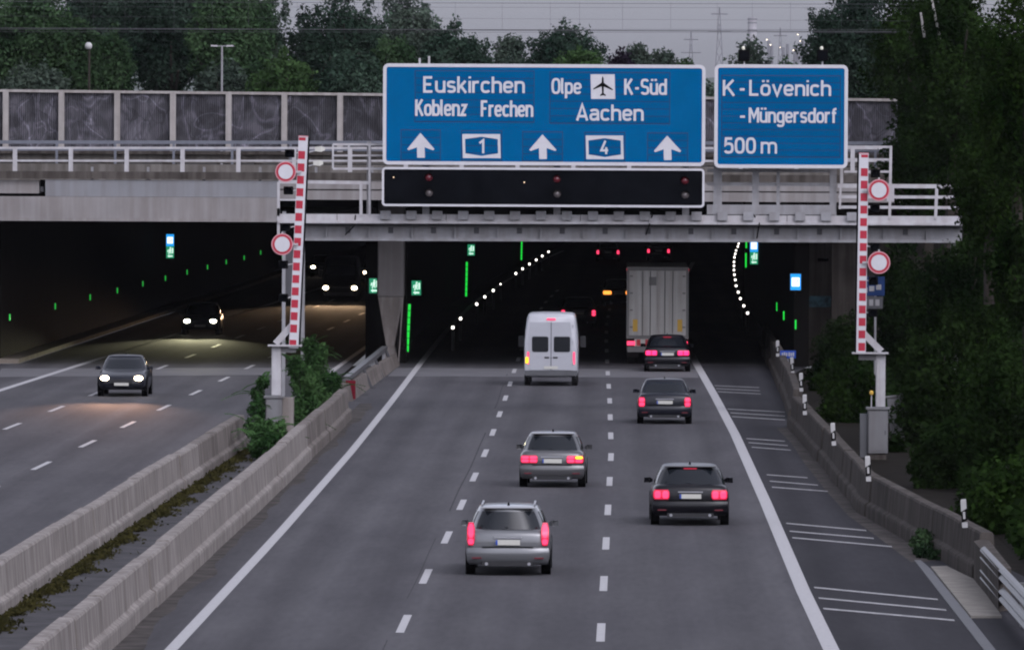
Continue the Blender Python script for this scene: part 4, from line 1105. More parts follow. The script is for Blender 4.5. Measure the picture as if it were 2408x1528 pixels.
MB().tube((.1, .05, -3.0), (.1, .05, .6), .04, 8).build('post', 'steel_grey', t)
dd = 330
t = thing('kilometre_plate', px(1853, 833, dd), 'little blue plate with white marks above the barrier by the right portal', 'plate')
MB().box(-.30, .30, 0, .03, -.15, .15).build('blue_plate', 'plate_blue', t)
MB().prism(rrect(-.30, .30, -.15, .15, .02), .031, .04).build('backing', 'steel_grey', t)
for i in range(6): MB().box(-.24 + .08 * i + (.02 if i > 2 else 0), -.185 + .08 * i + (.02 if i > 2 else 0), -.008, -.001, -.07, .06 + .02 * (i % 2)).build('white_mark', 'paint_white', t)
MB().tube((0, .05, -1.3), (0, .05, .1), .03, 8).build('post', 'steel_grey', t)

# ================================================================== TUNNEL LAMPS, EXIT SIGNS, MARKER LIGHTS
lw = [(1065, 770), (1083, 749), (1121, 715), (1140, 698), (1160, 683), (1177, 668), (1213, 643), (1229, 632), (1245, 621), (1261, 611), (1275, 602), (1290, 592)]
for i, (u, v) in enumerate(lw):
    p = gnd(u, v, 1.0)
    t = thing('marker_lamp', p, ORD[i] + ' white marker lamp from the portal on the left side of the right tube', 'lamp', 'white lamps on the left side of the right tube')
    r_ = .064 if i != 5 else .04
    MB().ball((0, 0, 0), r_, .06, r_ * 1.1, 12, 8).build('bulb', 'em_lamp', t, True); MB().box(-.06, .06, .02, .1, -1.0, -.09).build('stem', 'plastic_dark', t)
rw = [(1758, 736), (1749, 719), (1741, 702), (1736, 687), (1731, 672), (1729, 658), (1727, 646), (1726, 635), (1726, 625), (1726, 616), (1727, 605), (1729, 597), (1731, 589), (1735, 580), (1737, 573)]
for i, (u, v) in enumerate(rw):
    p = gnd(u, v, 1.0)
    t = thing('marker_lamp', p, ORD[i] + ' white marker lamp from the portal on the right side of the right tube', 'lamp', 'white lamps on the right side of the right tube')
    MB().ball((0, 0, 0), .058, .06, .064, 12, 8).build('bulb', 'em_lamp', t, True); MB().box(-.05, .05, .02, .1, -1.0, -.09).build('stem', 'plastic_dark', t)
def exit_sign(u, v, d, label, sc=1.0, kind='exit'):
    t = thing('exit_sign' if kind == 'exit' else 'emergency_phone_sign', px(u, v, d), label, 'sign')
    hw, hh = .20 * sc, .31 * sc
    MB().box(-hw - .03, hw + .03, .02, .16, -hh - .03, hh + .03).build('housing', 'plastic_dark', t)
    if kind == 'exit':
        MB().box(-hw, hw, .0, .018, -hh, hh).build('green_face', 'em_exit_green', t)
        # running figure over an arrow
        f = MB(); y = -.006
        f.prism([(-.02 * sc, .19 * sc), (.05 * sc, .19 * sc), (.05 * sc, .26 * sc), (-.02 * sc, .26 * sc)], y, y + .004)
        f.prism([(-.06 * sc, .0), (.04 * sc, .0), (.06 * sc, .17 * sc), (-.04 * sc, .17 * sc)], y, y + .004)
        f.prism([(-.10 * sc, -.10 * sc), (-.05 * sc, -.10 * sc), (-.01 * sc, -.003), (-.06 * sc, -.003)], y, y + .004)
        f.prism([(.02 * sc, -.07 * sc), (.06 * sc, -.10 * sc), (.05 * sc, -.003), (0, -.003)], y, y + .004)
        f.prism([(.09 * sc, -.06 * sc), (.16 * sc, -.06 * sc), (.16 * sc, .22 * sc), (.09 * sc, .22 * sc)], y, y + .004)
        f.prism([(-.14 * sc, .0), (-.09 * sc, .0), (-.07 * sc, .13 * sc), (-.12 * sc, .13 * sc)], y, y + .004)
        f.build('running_figure', 'em_exit_white', t)
        MB().prism([(-.14 * sc, -.20 * sc), (-.04 * sc, -.13 * sc), (-.04 * sc, -.17 * sc), (.13 * sc, -.17 * sc), (.13 * sc, -.24 * sc), (-.04 * sc, -.24 * sc), (-.04 * sc, -.28 * sc)], -.006, -.002).build('arrow', 'em_exit_white', t)
    else:
        MB().box(-hw, hw, .0, .018, -hh, hh).build('blue_face', 'em_sos_blue', t)
        MB().box(-.15 * sc, .15 * sc, -.006, -.002, -.17 * sc, .17 * sc).build('white_field', 'em_sos_white', t)
        MB().beam((-.02 * sc, -.009, -.09 * sc), (.10 * sc, -.009, .07 * sc), .004, .035 * sc, up=(0, 0, 1)).build('handset', 'plate_blue', t)
    return t
exit_sign(979, 677, 364, 'green lit emergency exit sign right of the middle column', .98)
exit_sign(879.5, 672, 356.2, 'green lit emergency exit sign in the left tube beside the column', .98)
exit_sign(1108, 588, 486, 'small green lit exit sign farther inside the right tube')
exit_sign(1773, 607, 432, 'green lit exit sign below a blue sign on the right tunnel wall')
exit_sign(400, 593, 448, 'green lit exit sign below a blue sign on the left tunnel wall')
exit_sign(1871, 663, 349.5, 'bright blue lit emergency phone sign left of the stained column', 1.05, 'sos')
exit_sign(1773, 578, 432, 'blue lit emergency phone sign above the green one on the right wall', 1.0, 'sos')
exit_sign(400, 565, 448, 'blue lit emergency phone sign above the green one on the left wall', 1.0, 'sos')
for (u0_, v0_, u1_, v1_, d, lb) in ((963, 715, 958, 828, 355, 'tall green light strip beside the middle column'), (1098, 616, 1096, 698, 474, 'green light strip below the small exit sign in the right tube'),
                                 (1227, 562, 1226, 612, 615, 'distant green light strip high in the right tube')):
    a_, b_ = px(u0_, v0_, d), px(u1_, v1_, d); n = 7
    t = thing('light_strip', b_, lb, 'light strip', 'green exit light strips')
    for i in range(n):
        p, q = a_.lerp(b_, i / n) - b_, a_.lerp(b_, (i + .90) / n) - b_
        MB().beam(p, q, .105, .05, up=(0, 1, 0)).build('segment', 'em_green', t)
    MB().beam((a_ - b_) + Vector((.0, .08, 0)), Vector((0, .08, 0)), .14, .05, up=(0, 1, 0)).build('housing', 'plastic_dark', t)
gt = [(1871, 763), (1843, 742), (1827, 721), (1806, 697), (1792, 678), (1778, 660)]
for i, (u, v) in enumerate(gt):
    d = F * 7.6 / (v - 322)
    t = tag(MB().box(-.03, .03, 0, .04, -.19, .19).build('marker_light', 'em_green' if i < 3 else 'em_green_dim'), ORD[i] + ' green marker light from the portal on the right tunnel wall', 'marker light', 'green markers on the right wall')
    t.location = px(u, v, d)
for i, (u, v0_, v1_) in enumerate(((1755, 567, 583), (1754, 596, 628))):
    t = tag(MB().box(-.04, .04, 0, .04, -(v1_ - v0_) / 2 / 43, (v1_ - v0_) / 2 / 43).build('light_strip', 'em_green'), ('upper' if i == 0 else 'lower') + ' green light strip left of the paired signs on the right wall', 'light strip', 'green exit light strips')
    t.location = px(u, (v0_ + v1_) / 2, 440)
ltk = [(23, 746), (130, 720), (212, 699), (276, 683), (336, 667), (389, 654), (440, 640), (488, 628), (532, 616), (574, 606), (613, 594), (664, 602)]
for i, (u, v) in enumerate(ltk):
    d = F * 7.45 / (v - 313)
    t = tag(MB().box(-.028, .028, 0, .04, -.13, .13).build('marker_light', 'em_green_mid'), ORD[i] + ' green marker light from the portal on the left tunnel wall', 'marker light', 'green markers on the left wall')
    t.location = px(u, v, d)

# ================================================================== VEHICLES (at rest; rear at y = 0, front at +y)
def ringc(y, zb_, zt_, hw):
    h = zt_ - zb_
    pts = [(0.55 * hw, zb_), (.84 * hw, zb_ + .008), (.935 * hw, zb_ + .05), (.975 * hw, zb_ + .13), (.993 * hw, zb_ + .30 * h), (hw, zb_ + .50 * h), (.995 * hw, zb_ + .66 * h), (.975 * hw, zb_ + .80 * h), (.945 * hw, zt_ - .07), (.90 * hw, zt_ - .025), (.82 * hw, zt_ + .0), (.62 * hw, zt_ + .014), (.3 * hw, zt_ + .022)]
    full = pts + [(-x, z) for x, z in reversed(pts)]
    # the ends of the car are bowed in plan
    bow = .055 if y < .2 else (-.10 if y > 4.2 else 0)
    return [(x, y + bow * (x / hw) ** 2, z) for x, z in full]
WH = {}
def wheel(par, x, y, r=.32, wd=.21):
    s = 1 if x > 0 else -1
    o = bpy.data.objects.new('wheel', None); COL.objects.link(o); o.parent = par; o.location = (x, y, r); o.empty_display_size = .2
    key = (round(r, 2), round(wd, 2), s)
    if key not in WH:
        def ring(xx, rr, n=22): return [(xx, rr * math.cos(2 * math.pi * i / n), rr * math.sin(2 * math.pi * i / n)) for i in range(n)]
        a = MB().loft([ring(-wd / 2, r * .62), ring(-wd / 2, r * .93), ring(-wd * .38, r), ring(wd * .38, r), ring(wd / 2, r * .93), ring(wd / 2, r * .62)]).mesh('tyre', 'rubber', True)
        b_ = MB(); b_.loft([ring(s * wd * .36, r * .60), ring(s * wd * .47, r * .56), ring(s * wd * .40, r * .12)])
        WH[key] = (a, b_.mesh('rim', 'rim', True))
    for nm, me in zip(('tyre', 'rim'), WH[key]):
        c_ = bpy.data.objects.new(nm, me); COL.objects.link(c_); c_.parent = o
def pane(q, inset, off, name, mt_, par, th=.006):
    """thin slab lying on the quad q (4 points, counter-clockwise seen from outside), inset from its edges"""
    q = [Vector(p) for p in q]; c = sum(q, Vector()) / 4
    n = (q[1] - q[0]).cross(q[3] - q[0]).normalized()
    if inset > 0:
        e = []
        for i in range(4):
            a, b_, d_ = q[i], q[(i + 1) % 4], q[i - 1]
            e.append(a + (b_ - a).normalized() * inset + (d_ - a).normalized() * inset)
        q = e
    mb = MB().loft([[p + n * (off - th) for p in q], [p + n * off for p in q]])
    return mb.build(name, mt_, par)
def car(label, x, y, paint, style='saloon', W=1.80, L=4.5, H=1.45, lamp='wide', lampm='em_tail', flip=False, heads=None, rz=0, indicator=None, plate=True, power=0, spotcol=(1, .8, .55), name='car', group=None):
    t = thing(name, (x, y, 0), label, 'car', group or 'vehicles on the motorway', math.pi + rz if flip else rz)
    hw = W / 2; s = L / 4.5
    bz = .93
    st = [(-.03, .50, .70, .78), (-.015, .40, .84, .88), (.02, .31, .92, .935), (.10, .27, .965, .965), (.25, .24, .985, .985), (.45, .22, .99, .995), (1.2, .22, .97, 1.0), (2.2, .22, .95, 1.0), (3.1, .22, .925, 1.0),
          (3.6, .23, .86, .985), (4.1, .25, .76, .95), (4.36, .29, .69, .88), (4.46, .33, .62, .80), (4.5, .40, .54, .72)]
    if style == 'suv': bz = 1.05; st = [(a, b_ + .06, c_ + .12, e_) for a, b_, c_, e_ in st]
    MB().loft([ringc(a * s, b_, c_, e_ * hw) for a, b_, c_, e_ in st]).build('body', paint, t, True)
    # greenhouse
    if style == 'saloon': yb0, yr0, yr1, yb1 = .78, 1.42, 2.45, 3.30
    elif style == 'hatch': yb0, yr0, yr1, yb1 = .16, .62, 2.35, 3.20
    else: yb0, yr0, yr1, yb1 = .12, .36, 2.35, 3.20
    yb0, yr0, yr1, yb1 = [v_ * s for v_ in (yb0, yr0, yr1, yb1)]
    zb_ = bz - .03; zr = H - .075; wb, wt = .925 * hw, .715 * hw
    def cab(tt, a, off=0.0):
        # rounded plan outline at height fraction tt, a = 0 right side, -90 rear, 90 front
        e_ = 4.6 - .9 * tt
        y0_, y1_ = yb0 + (yr0 - yb0) * tt, yb1 + (yr1 - yb1) * tt
        w_ = (wb + (wt - wb) * tt) + .030 * math.sin(math.pi * min(1, tt)); c_, s_ = math.cos(R(a)), math.sin(R(a))
        yc, yh = (y0_ + y1_) / 2, (y1_ - y0_) / 2
        x_ = (w_ + off) * math.copysign(abs(c_) ** (2 / e_), c_); y_ = yc + (yh + off * 1.3) * math.copysign(abs(s_) ** (2 / e_), s_)
        bulge = .07 * (1 - (x_ / w_) ** 2) * (-1 if s_ < 0 else 1) * abs(s_) ** 6
        return (x_, y_ + bulge, zb_ - .05 * max(0, s_) * (1 - tt) + (zr - zb_) * tt)
    AN = [i * 7.5 for i in range(48)]
    rings = [[cab(tt, a) for a in AN] for tt in (0, .12, .3, .5, .7, .88, 1.0)]
    top = rings[-1]; cy_ = (yr0 + yr1) / 2
    for sc_, dz in ((.975, .022), (.92, .040), (.80, .055), (.6, .066), (.35, .072), (.1, .074)):
        rings.append([(x_ * sc_, cy_ + (y_ - cy_) * sc_, zr + dz) for x_, y_, z_ in top])
    MB().loft(rings).build('cabin', paint, t, True)
    def glass(name, a0, a1, t0, t1, nseg=10):
        mb = MB(); nt_ = 6
        for o_ in (.010, .002):
            for j in range(nt_ + 1):
                for i in range(nseg + 1): mb.v.append(cab(t0 + (t1 - t0) * j / nt_, a0 + (a1 - a0) * i / nseg, o_))
        n1 = (nt_ + 1) * (nseg + 1)
        for j in range(nt_):
            for i in range(nseg): k = j * (nseg + 1) + i; mb.f.append((k, k + 1, k + nseg + 2, k + nseg + 1)); mb.f.append((n1 + k, n1 + k + nseg + 1, n1 + k + nseg + 2, n1 + k + 1))
        for i in range(nseg):
            for j in (0, nt_): k = j * (nseg + 1) + i; mb.f.append((k, k + 1, n1 + k + 1, n1 + k))
        for j in range(nt_):
            for i in (0, nseg): k = j * (nseg + 1) + i; mb.f.append((k, k + nseg + 1, n1 + k + nseg + 1, n1 + k))
        return mb.build(name, 'glass_dark', t, True)
    rw_ = glass('rear_window', -131, -49, .17, .90, 14)
    glass('windscreen', 49, 131, .10, .92, 14)
    for sg in (0, 180):
        for a0, a1 in ((-30, -9), (-7, 12), (14, 31)):
            b0_, b1_ = (a0, a1) if sg == 0 else (180 - a1, 180 - a0)
            glass('side_window', b0_, b1_, .20, .88, 5)
    if style != 'saloon':
        MB().loft([[(-wt * .92, yr0 - .10, zr + .015), (wt * .92, yr0 - .10, zr + .015), (wt * .92, yr0 - .09, zr + .035), (-wt * .92, yr0 - .09, zr + .035)], [(-wt * .90, yr0 + .14, zr + .020), (wt * .90, yr0 + .14, zr + .020), (wt * .88, yr0 + .14, zr + .064), (-wt * .88, yr0 + .14, zr + .064)]]).build('roof_spoiler', paint, t)
        p_, q_ = Vector(cab(.24, -90, .014)), Vector(cab(.30, -118, .016))
        MB().beam(p_, q_, .018, .018).build('wiper', 'black_paint', rw_)
    if style == 'estate':
        for sg in (-1, 1): MB().beam((sg * wt * .86, yr0 + .1, zr + .085), (sg * wt * .86, yr1 - .1, zr + .085), .035, .03).build('roof_rail', 'rim', t)
    MB().loft([[(-.03, yr0 + .35, zr + .06), (.03, yr0 + .35, zr + .06), (.03, yr0 + .55, zr + .06), (-.03, yr0 + .55, zr + .06)], [(-.008, yr0 + .33, zr + .13), (.008, yr0 + .33, zr + .13), (.008, yr0 + .36, zr + .13), (-.008, yr0 + .36, zr + .13)]]).build('antenna', 'black_paint', t)
    # tail lamps: a red lens with brighter cores behind it
    for sg in (-1, 1):
        if lamp == 'wide': xi, xo, z0, z1 = .44 * hw, .955 * hw, bz - .27, bz - .07
        elif lamp == 'tall': xi, xo, z0, z1 = .78 * hw, .96 * hw, bz - .28, bz + .20
        elif lamp == 'double': xi, xo, z0, z1 = .54 * hw, .955 * hw, bz - .29, bz - .06
        else: xi, xo, z0, z1 = .72 * hw, .96 * hw, bz - .36, bz - .05
        lit = not (flip)
        lensm = ('em_lens' if lampm != 'em_orange' else 'em_orange') if lit else 'lens_red_off'
        fy = lambda x_, z_: -.040 + .055 * (x_ / hw) ** 2 + .10 * max(0, x_ / hw - .80) + (max(0, z_ - bz + .04) * .62 if lamp == 'tall' else max(0, z_ - bz + .12) * .25)
        def lens(x0_, x1_, za, zb2, pr, th, nm, mt_, par, n_=6):
            rg = []
            for j in range(5):
                z_ = za + (zb2 - za) * j / 4; rr = min(.03, (x1_ - x0_) * .3) * (1 if j in (0, 4) else 0)
                xs_ = [x0_ + rr + (x1_ - x0_ - 2 * rr) * i / n_ for i in range(n_ + 1)]
                rg.append([(sg * x_, fy(x_, z_) - pr, z_) for x_ in xs_] + [(sg * x_, fy(x_, z_) - pr + th, z_) for x_ in reversed(xs_)])
            return MB().loft(rg).build(nm, mt_, par, True)
        o = lens(xi, xo, z0, z1, .012, .16, 'tail_light', lensm, t)
        if lit:
            dx, dz = xo - xi, z1 - z0
            if lamp == 'double': cores = [(.06, .44, .12, .88), (.54, .92, .12, .88)]
            elif lamp == 'tall': cores = [(.14, .86, .05, .30), (.14, .86, .34, .96)]
            elif lamp == 'wide': cores = [(.04, .46, .10, .50), (.04, .46, .56, .92), (.52, .95, .10, .50), (.52, .95, .56, .92)]
            else: cores = [(.12, .88, .08, .46), (.12, .88, .52, .92)]
            for c0, c1, c2, c3 in cores:
                if indicator and sg == 1 and c0 > .5 and c2 > .5: lens(xi + c0 * dx, xi + c1 * dx, z0 + c2 * dz, z0 + c3 * dz, .020, .03, 'indicator', 'em_amber', o, 4)
                else: lens(xi + c0 * dx, xi + c1 * dx, z0 + c2 * dz, z0 + c3 * dz, .020, .03, 'lamp_core', lampm, o, 4)
    # bumper, plate, boot line
    bmp = []
    for z_, py, ww in ((.24, .05, .90), (.29, -.02, .95), (.36, -.055, .965), (.47, -.070, .97), (.56, -.062, .965), (.60, -.035, .955), (.605, .05, .94)):
        xs_ = [ww * hw * (i / 8 - 1) for i in range(17)]
        bmp.append([(x_, py + .11 * abs(x_ / hw) ** 4, z_) for x_ in xs_] + [(x_, .40, z_) for x_ in reversed(xs_)])
    MB().loft(bmp).build('bumper', paint, t, True)
    MB().box(-.60 * hw, .60 * hw, -.062, .12, .215, .31).build('diffuser', 'plastic_dark', t)
    for sg in (-1, 1): MB().tube((sg * .50 * hw, -.07, .26), (sg * .50 * hw, .2, .26), .035, 10).build('exhaust', 'rim', t)
    for sg in (-1, 1): MB().box(min(sg * .62 * hw, sg * .84 * hw), max(sg * .62 * hw, sg * .84 * hw), -.064, -.03, .37, .40).build('reflector', 'lens_red_off', t)
    MB().box(-.60 * hw, .60 * hw, -.052, .03, .612, .624).build('boot_gap', 'black_paint', t)
    if plate:
        p_ = MB().box(-.26, .26, -.062, -.052, .66, .77).build('number_plate', 'plate_white', t)
        MB().box(-.258, -.22, -.066, -.0625, .662, .768).build('country_band', 'plate_blue', p_)
    MB().box(-.30, .30, -.055, .02, bz - .125, bz - .095).build('boot_trim', 'rim', t)
    if lampm == 'em_brake' or lamp == 'double':
        hb = cab(.955, -90, .014)
        MB().box(-.16, .16, hb[1] - .012, hb[1] + .02, hb[2] - .012, hb[2] + .014).build('high_brake_light', 'em_red_dim', t)
    for sg in (-1, 1):
        m_o = MB().loft([[(sg * (hw * .93), yb1 - .32, bz + .02), (sg * (hw + .02), yb1 - .34, bz + .03), (sg * (hw + .02), yb1 - .34, bz + .10), (sg * (hw * .93), yb1 - .32, bz + .09)],
                         [(sg * (hw + .01), yb1 - .40, bz + .0), (sg * (hw + .15), yb1 - .40, bz + .0), (sg * (hw + .14), yb1 - .40, bz + .13), (sg * (hw + .0), yb1 - .40, bz + .13)],
                         [(sg * (hw + .05), yb1 - .27, bz + .03), (sg * (hw + .13), yb1 - .27, bz + .03), (sg * (hw + .12), yb1 - .27, bz + .13), (sg * (hw + .05), yb1 - .27, bz + .13)]]).build('mirror', paint, t)
    for yy in (.85 * s, 3.62 * s):
        for sg in (-1, 1):
            MB().prism([(0, 0)], 0, 0) if False else None
            ar = MB(); n = 18
            ar.loft([[(sg * (hw - .2), yy + .37 * math.cos(2 * math.pi * i / n), .33 + .37 * math.sin(2 * math.pi * i / n)) for i in range(n)], [(sg * (hw + .003), yy + .37 * math.cos(2 * math.pi * i / n), .33 + .37 * math.sin(2 * math.pi * i / n)) for i in range(n)]])
            ar.build('wheel_arch', 'black_paint', t)
            wheel(t, sg * (hw - .10), yy)
    # front
    for sg in (-1, 1):
        h = MB().loft([[(sg * .48 * hw, L - .16, .62), (sg * .84 * hw, L - .26, .64), (sg * .84 * hw, L - .30, .76), (sg * .48 * hw, L - .20, .75)], [(sg * .50 * hw, L - .02, .60), (sg * .86 * hw, L - .14, .62), (sg * .85 * hw, L - .20, .75), (sg * .50 * hw, L - .10, .73)]]).build('headlight', 'glass_dark', t)
        if heads:
            MB().ball((sg * .68 * hw, L - .045, .665), .15, .06, .085, 14, 8).build('bulb', heads, h, True)
            if power:
                ld = bpy.data.lights.new('headlight_beam', 'SPOT'); ld.energy = power; ld.spot_size = R(8); ld.spot_blend = 1.0; ld.color = spotcol; ld.shadow_soft_size = .08
                lo = bpy.data.objects.new('headlight_beam', ld); COL.objects.link(lo); lo.parent = h
                lo.location = (sg * .68 * hw, L + .10, .66); lo.rotation_euler = (R(90 - 1.9), 0, 0); lo.scale = (3.2, 1, 1)
    MB().box(-.46 * hw, .46 * hw, L - .06, L + .012, .48, .62).build('grille', 'plastic_dark', t)
    MB().box(-.26, .26, L + .013, L + .02, .40, .50).build('number_plate', 'plate_white', t)
    return t
RC = 'cars driving away towards the tunnel'; OC = 'cars coming out of the left tube'
car('silver estate car in the middle lane, the vehicle nearest the viewer', -2.55, 183, 'car_silver', 'estate', 1.82, 4.7, 1.49, 'tall', 'em_tail', group=RC)
car('grey hatchback braking with its right indicator lit in the middle lane', -2.02, 229, 'car_grey', 'hatch', 1.76, 4.2, 1.48, 'wide', 'em_tail', group=RC, rz=R(-.8), indicator=True)
car('black saloon with paired red tail lights in the right lane, nearest there', 1.52, 207, 'car_black', 'hatch', 1.88, 4.5, 1.46, 'double', 'em_tail', group=RC, rz=R(.6))
car('dark saloon with pale number plate in the right lane behind a braking car', 1.20, 280, 'car_dark', 'saloon', 1.78, 4.5, 1.45, 'slim', 'em_tail', group=RC)
car('black car with large bright pink brake lights close behind the lorry', 1.56, 342, 'car_black', 'saloon', 1.84, 4.6, 1.46, 'wide', 'em_brake', group=RC)
car('dark car inside the tunnel, mostly hidden in front of the white van', -2.45, 420, 'car_dark', 'hatch', 1.78, 4.4, 1.5, 'slim', 'em_tail', group=RC)
ca = car('dark car with amber indicator inside the tunnel, left of the lorry', -.55, 473, 'car_dark', 'hatch', 1.78, 4.4, 1.5, 'wide', 'em_orange', group=RC, rz=R(1))
car('far car with two small red lights in the middle of the tunnel', -1.55, 640, 'car_dark', 'saloon', 1.8, 4.5, 1.45, 'slim', 'em_tail', group=RC)
car('far car with two small red lights above the lorry', 2.25, 648, 'car_dark', 'saloon', 1.8, 4.5, 1.45, 'slim', 'em_tail', group=RC)
L_ = 4.5
car('oncoming car with warm headlights already outside the left portal', -18.1, 306 + L_, 'car_dark', 'saloon', 1.78, 4.5, 1.45, 'slim', 'plastic_dark', True, 'em_head_warm', group=OC, power=3600, spotcol=(1, .55, .36))
car('oncoming car with pale yellow headlights just inside the left tube', -20.0, 400 + L_, 'car_dark', 'hatch', 1.80, 4.5, 1.5, 'slim', 'plastic_dark', True, 'em_head_pale', group=OC, power=4200, spotcol=(1, .95, .6))
car('far oncoming car, one headlight showing above the oncoming van', -20.2 + .0, 565 + L_, 'car_dark', 'saloon', 1.78, 4.5, 1.45, 'slim', 'plastic_dark', True, 'em_head_warm', group=OC)
car('far oncoming car, one headlight showing beside the column', -16.8 + .6, 544 + L_, 'car_dark', 'saloon', 1.78, 4.5, 1.45, 'slim', 'plastic_dark', True, 'em_head_warm', group=OC)

def van(label, x, y, paint='van_white', flip=False, heads=None, power=0, spotcol=(1, .66, .4), group=None, H=2.72, W=2.02, L=5.9, rear_lit=True):
    t = thing('van', (x, y, 0), label, 'van', group, math.pi if flip else 0)
    hw = W / 2
    def ring(yy, z0, z1, ww, top):
        p = [(.5 * ww, z0), (.9 * ww, z0 + .02), (ww, z0 + .16), (ww, z0 + .55 * (z1 - z0)), (ww * .965, z0 + .74 * (z1 - z0)), (top * ww + .03, z1 - .16), (top * ww - .02, z1 - .05), (top * ww - .12, z1 - .005), (.3 * ww, z1 + .015)]
        return [(a, yy, b_) for a, b_ in p + [(-a, b_) for a, b_ in reversed(p)]]
    st = [(0, .42, H - .10, .97, .86), (.05, .36, H - .03, .99, .87), (.35, .32, H, 1, .87), (2, .32, H, 1, .87), (3.6, .32, H - .01, 1, .87), (4.1, .32, H - .16, 1, .86), (4.55, .32, 2.08, .995, .80), (4.95, .32, 1.52, .99, .86), (5.3, .33, 1.22, .97, .90), (5.7, .36, 1.02, .92, .9), (5.86, .42, .86, .84, .9)]
    MB().loft([ring(a * L / 5.9, b_, c_, d_ * hw, e_) for a, b_, c_, d_, e_ in st]).build('body', paint, t, True)
    # rear doors with windows
    for sg in (-1, 1):
        x0, x1 = (.012, .80) if sg > 0 else (-.80, -.012)
        dr_ = MB().loft([[(x0, -.022, .60), (x1, -.022, .60), (x1 * .99, -.022, 1.55), (x1 * .90 if sg > 0 else x1, -.022, H - .32), (x0 if sg > 0 else x0, -.022, H - .32), ],
                         [(x0, .06, .60), (x1, .06, .60), (x1 * .99, .06, 1.55), (x1 * .90 if sg > 0 else x1, .06, H - .32), (x0, .06, H - .32)]]).build('rear_door', paint, t)
        a, b_ = (.10, .72) if sg > 0 else (-.72, -.10)
        MB().prism(rrect(a, b_, 1.28, 1.86, .07), -.032, -.023).build('door_window', 'glass_dark', dr_)
        MB().box(sg * .16 - .09, sg * .16 + .09, -.034, -.023, 1.04, 1.10).build('door_handle', 'plastic_dark', dr_)
        for z in (.8, 1.6, 2.2):
            MB().box(min(x1, x1 + sg * .04) if sg > 0 else x1 - .04, max(x1, x1 + sg * .04) if sg > 0 else x1, -.03, .02, z, z + .12).build('hinge', paint, dr_)
        zz = (.82, 1.28)
        o = MB().loft([[(sg * .83, -.02, zz[0]), (sg * .97, .02, zz[0]), (sg * .99, .14, zz[0]), (sg * .83, .1, zz[0])], [(sg * .83, -.02, zz[1]), (sg * .965, .02, zz[1]), (sg * .985, .14, zz[1]), (sg * .83, .1, zz[1])]]).build('tail_light', 'em_tail' if rear_lit else 'plastic_dark', t)
        if sg < 0 and rear_lit: MB().box(-.955, -.85, -.032, .0, .86, 1.08).build('indicator', 'em_amber', o)
        # side window, mirror
        MB().box(sg * hw - (.008 if sg > 0 else .004), sg * hw + (.004 if sg > 0 else .008), 3.9, 4.75, 1.45, 1.98).build('side_window', 'glass_dark', t)
        MB().loft([[(sg * (hw + .06), 4.55, 1.35), (sg * (hw + .27), 4.55, 1.35), (sg * (hw + .27), 4.55, 1.78), (sg * (hw + .06), 4.55, 1.78)], [(sg * (hw + .08), 4.70, 1.40), (sg * (hw + .24), 4.70, 1.40), (sg * (hw + .24), 4.70, 1.73), (sg * (hw + .08), 4.70, 1.73)]]).build('mirror', 'plastic_dark', t)
        h = MB().loft([[(sg * .55, L - .30, .82), (sg * .92, L - .42, .84), (sg * .9, L - .5, 1.12), (sg * .55, L - .36, 1.06)], [(sg * .55, L - .05, .80), (sg * .90, L - .20, .82), (sg * .88, L - .30, 1.1), (sg * .55, L - .20, 1.04)]]).build('headlight', 'glass_dark', t)
        if heads:
            MB().ball((sg * .80, L - .06, .80), .16, .08, .11, 14, 8).build('bulb', heads, h, True)
            if power:
                ld = bpy.data.lights.new('headlight_beam', 'SPOT'); ld.energy = power; ld.spot_size = R(8); ld.spot_blend = 1.0; ld.color = spotcol; ld.shadow_soft_size = .08
                lo = bpy.data.objects.new('headlight_beam', ld); COL.objects.link(lo); lo.parent = h
                lo.location = (sg * .80, L + .12, .80); lo.rotation_euler = (R(90 - 1.9), 0, 0); lo.scale = (3.2, 1, 1)
        for yy in (.98, 4.85): wheel(t, sg * (hw - .12), yy, .35, .23)
    pane([(.84, 4.60 * L / 5.9, 2.03), (-.84, 4.60 * L / 5.9, 2.03), (-.92, 5.0 * L / 5.9, 1.50), (.92, 5.0 * L / 5.9, 1.50)][::-1], .05, .03, 'windscreen', 'glass_dark', t)
    MB().box(-.98 * hw, .98 * hw, -.07, .12, .40, .585).build('bumper', 'plastic_dark' if paint != 'van_white' else 'cabinet_shade', t)
    MB().box(-.26, .26, -.04, -.034, .64, .75).build('number_plate', 'plate_white', t)
    MB().box(-.012, .012, -.018, -.012, .6, H - .32).build('door_gap', 'black_paint', t)
    MB().box(-.16, .16, -.03, .02, H - .24, H - .18).build('high_brake_light', 'em_tail' if rear_lit else 'plastic_dark', t)
    MB().box(-.6, .6, L - .04, L + .02, .55, .78).build('grille', 'plastic_dark', t)
    return t
van('white high roofed panel van with tall rear doors in the middle lane', -2.9, 322, group='vans')
van('oncoming van with warm headlights deep in the left tube, left of the column', -16.2 - .0, 481 + 5.9, 'car_grey', True, 'em_head_warm', 5500, group='vans', H=2.55, rear_lit=False)

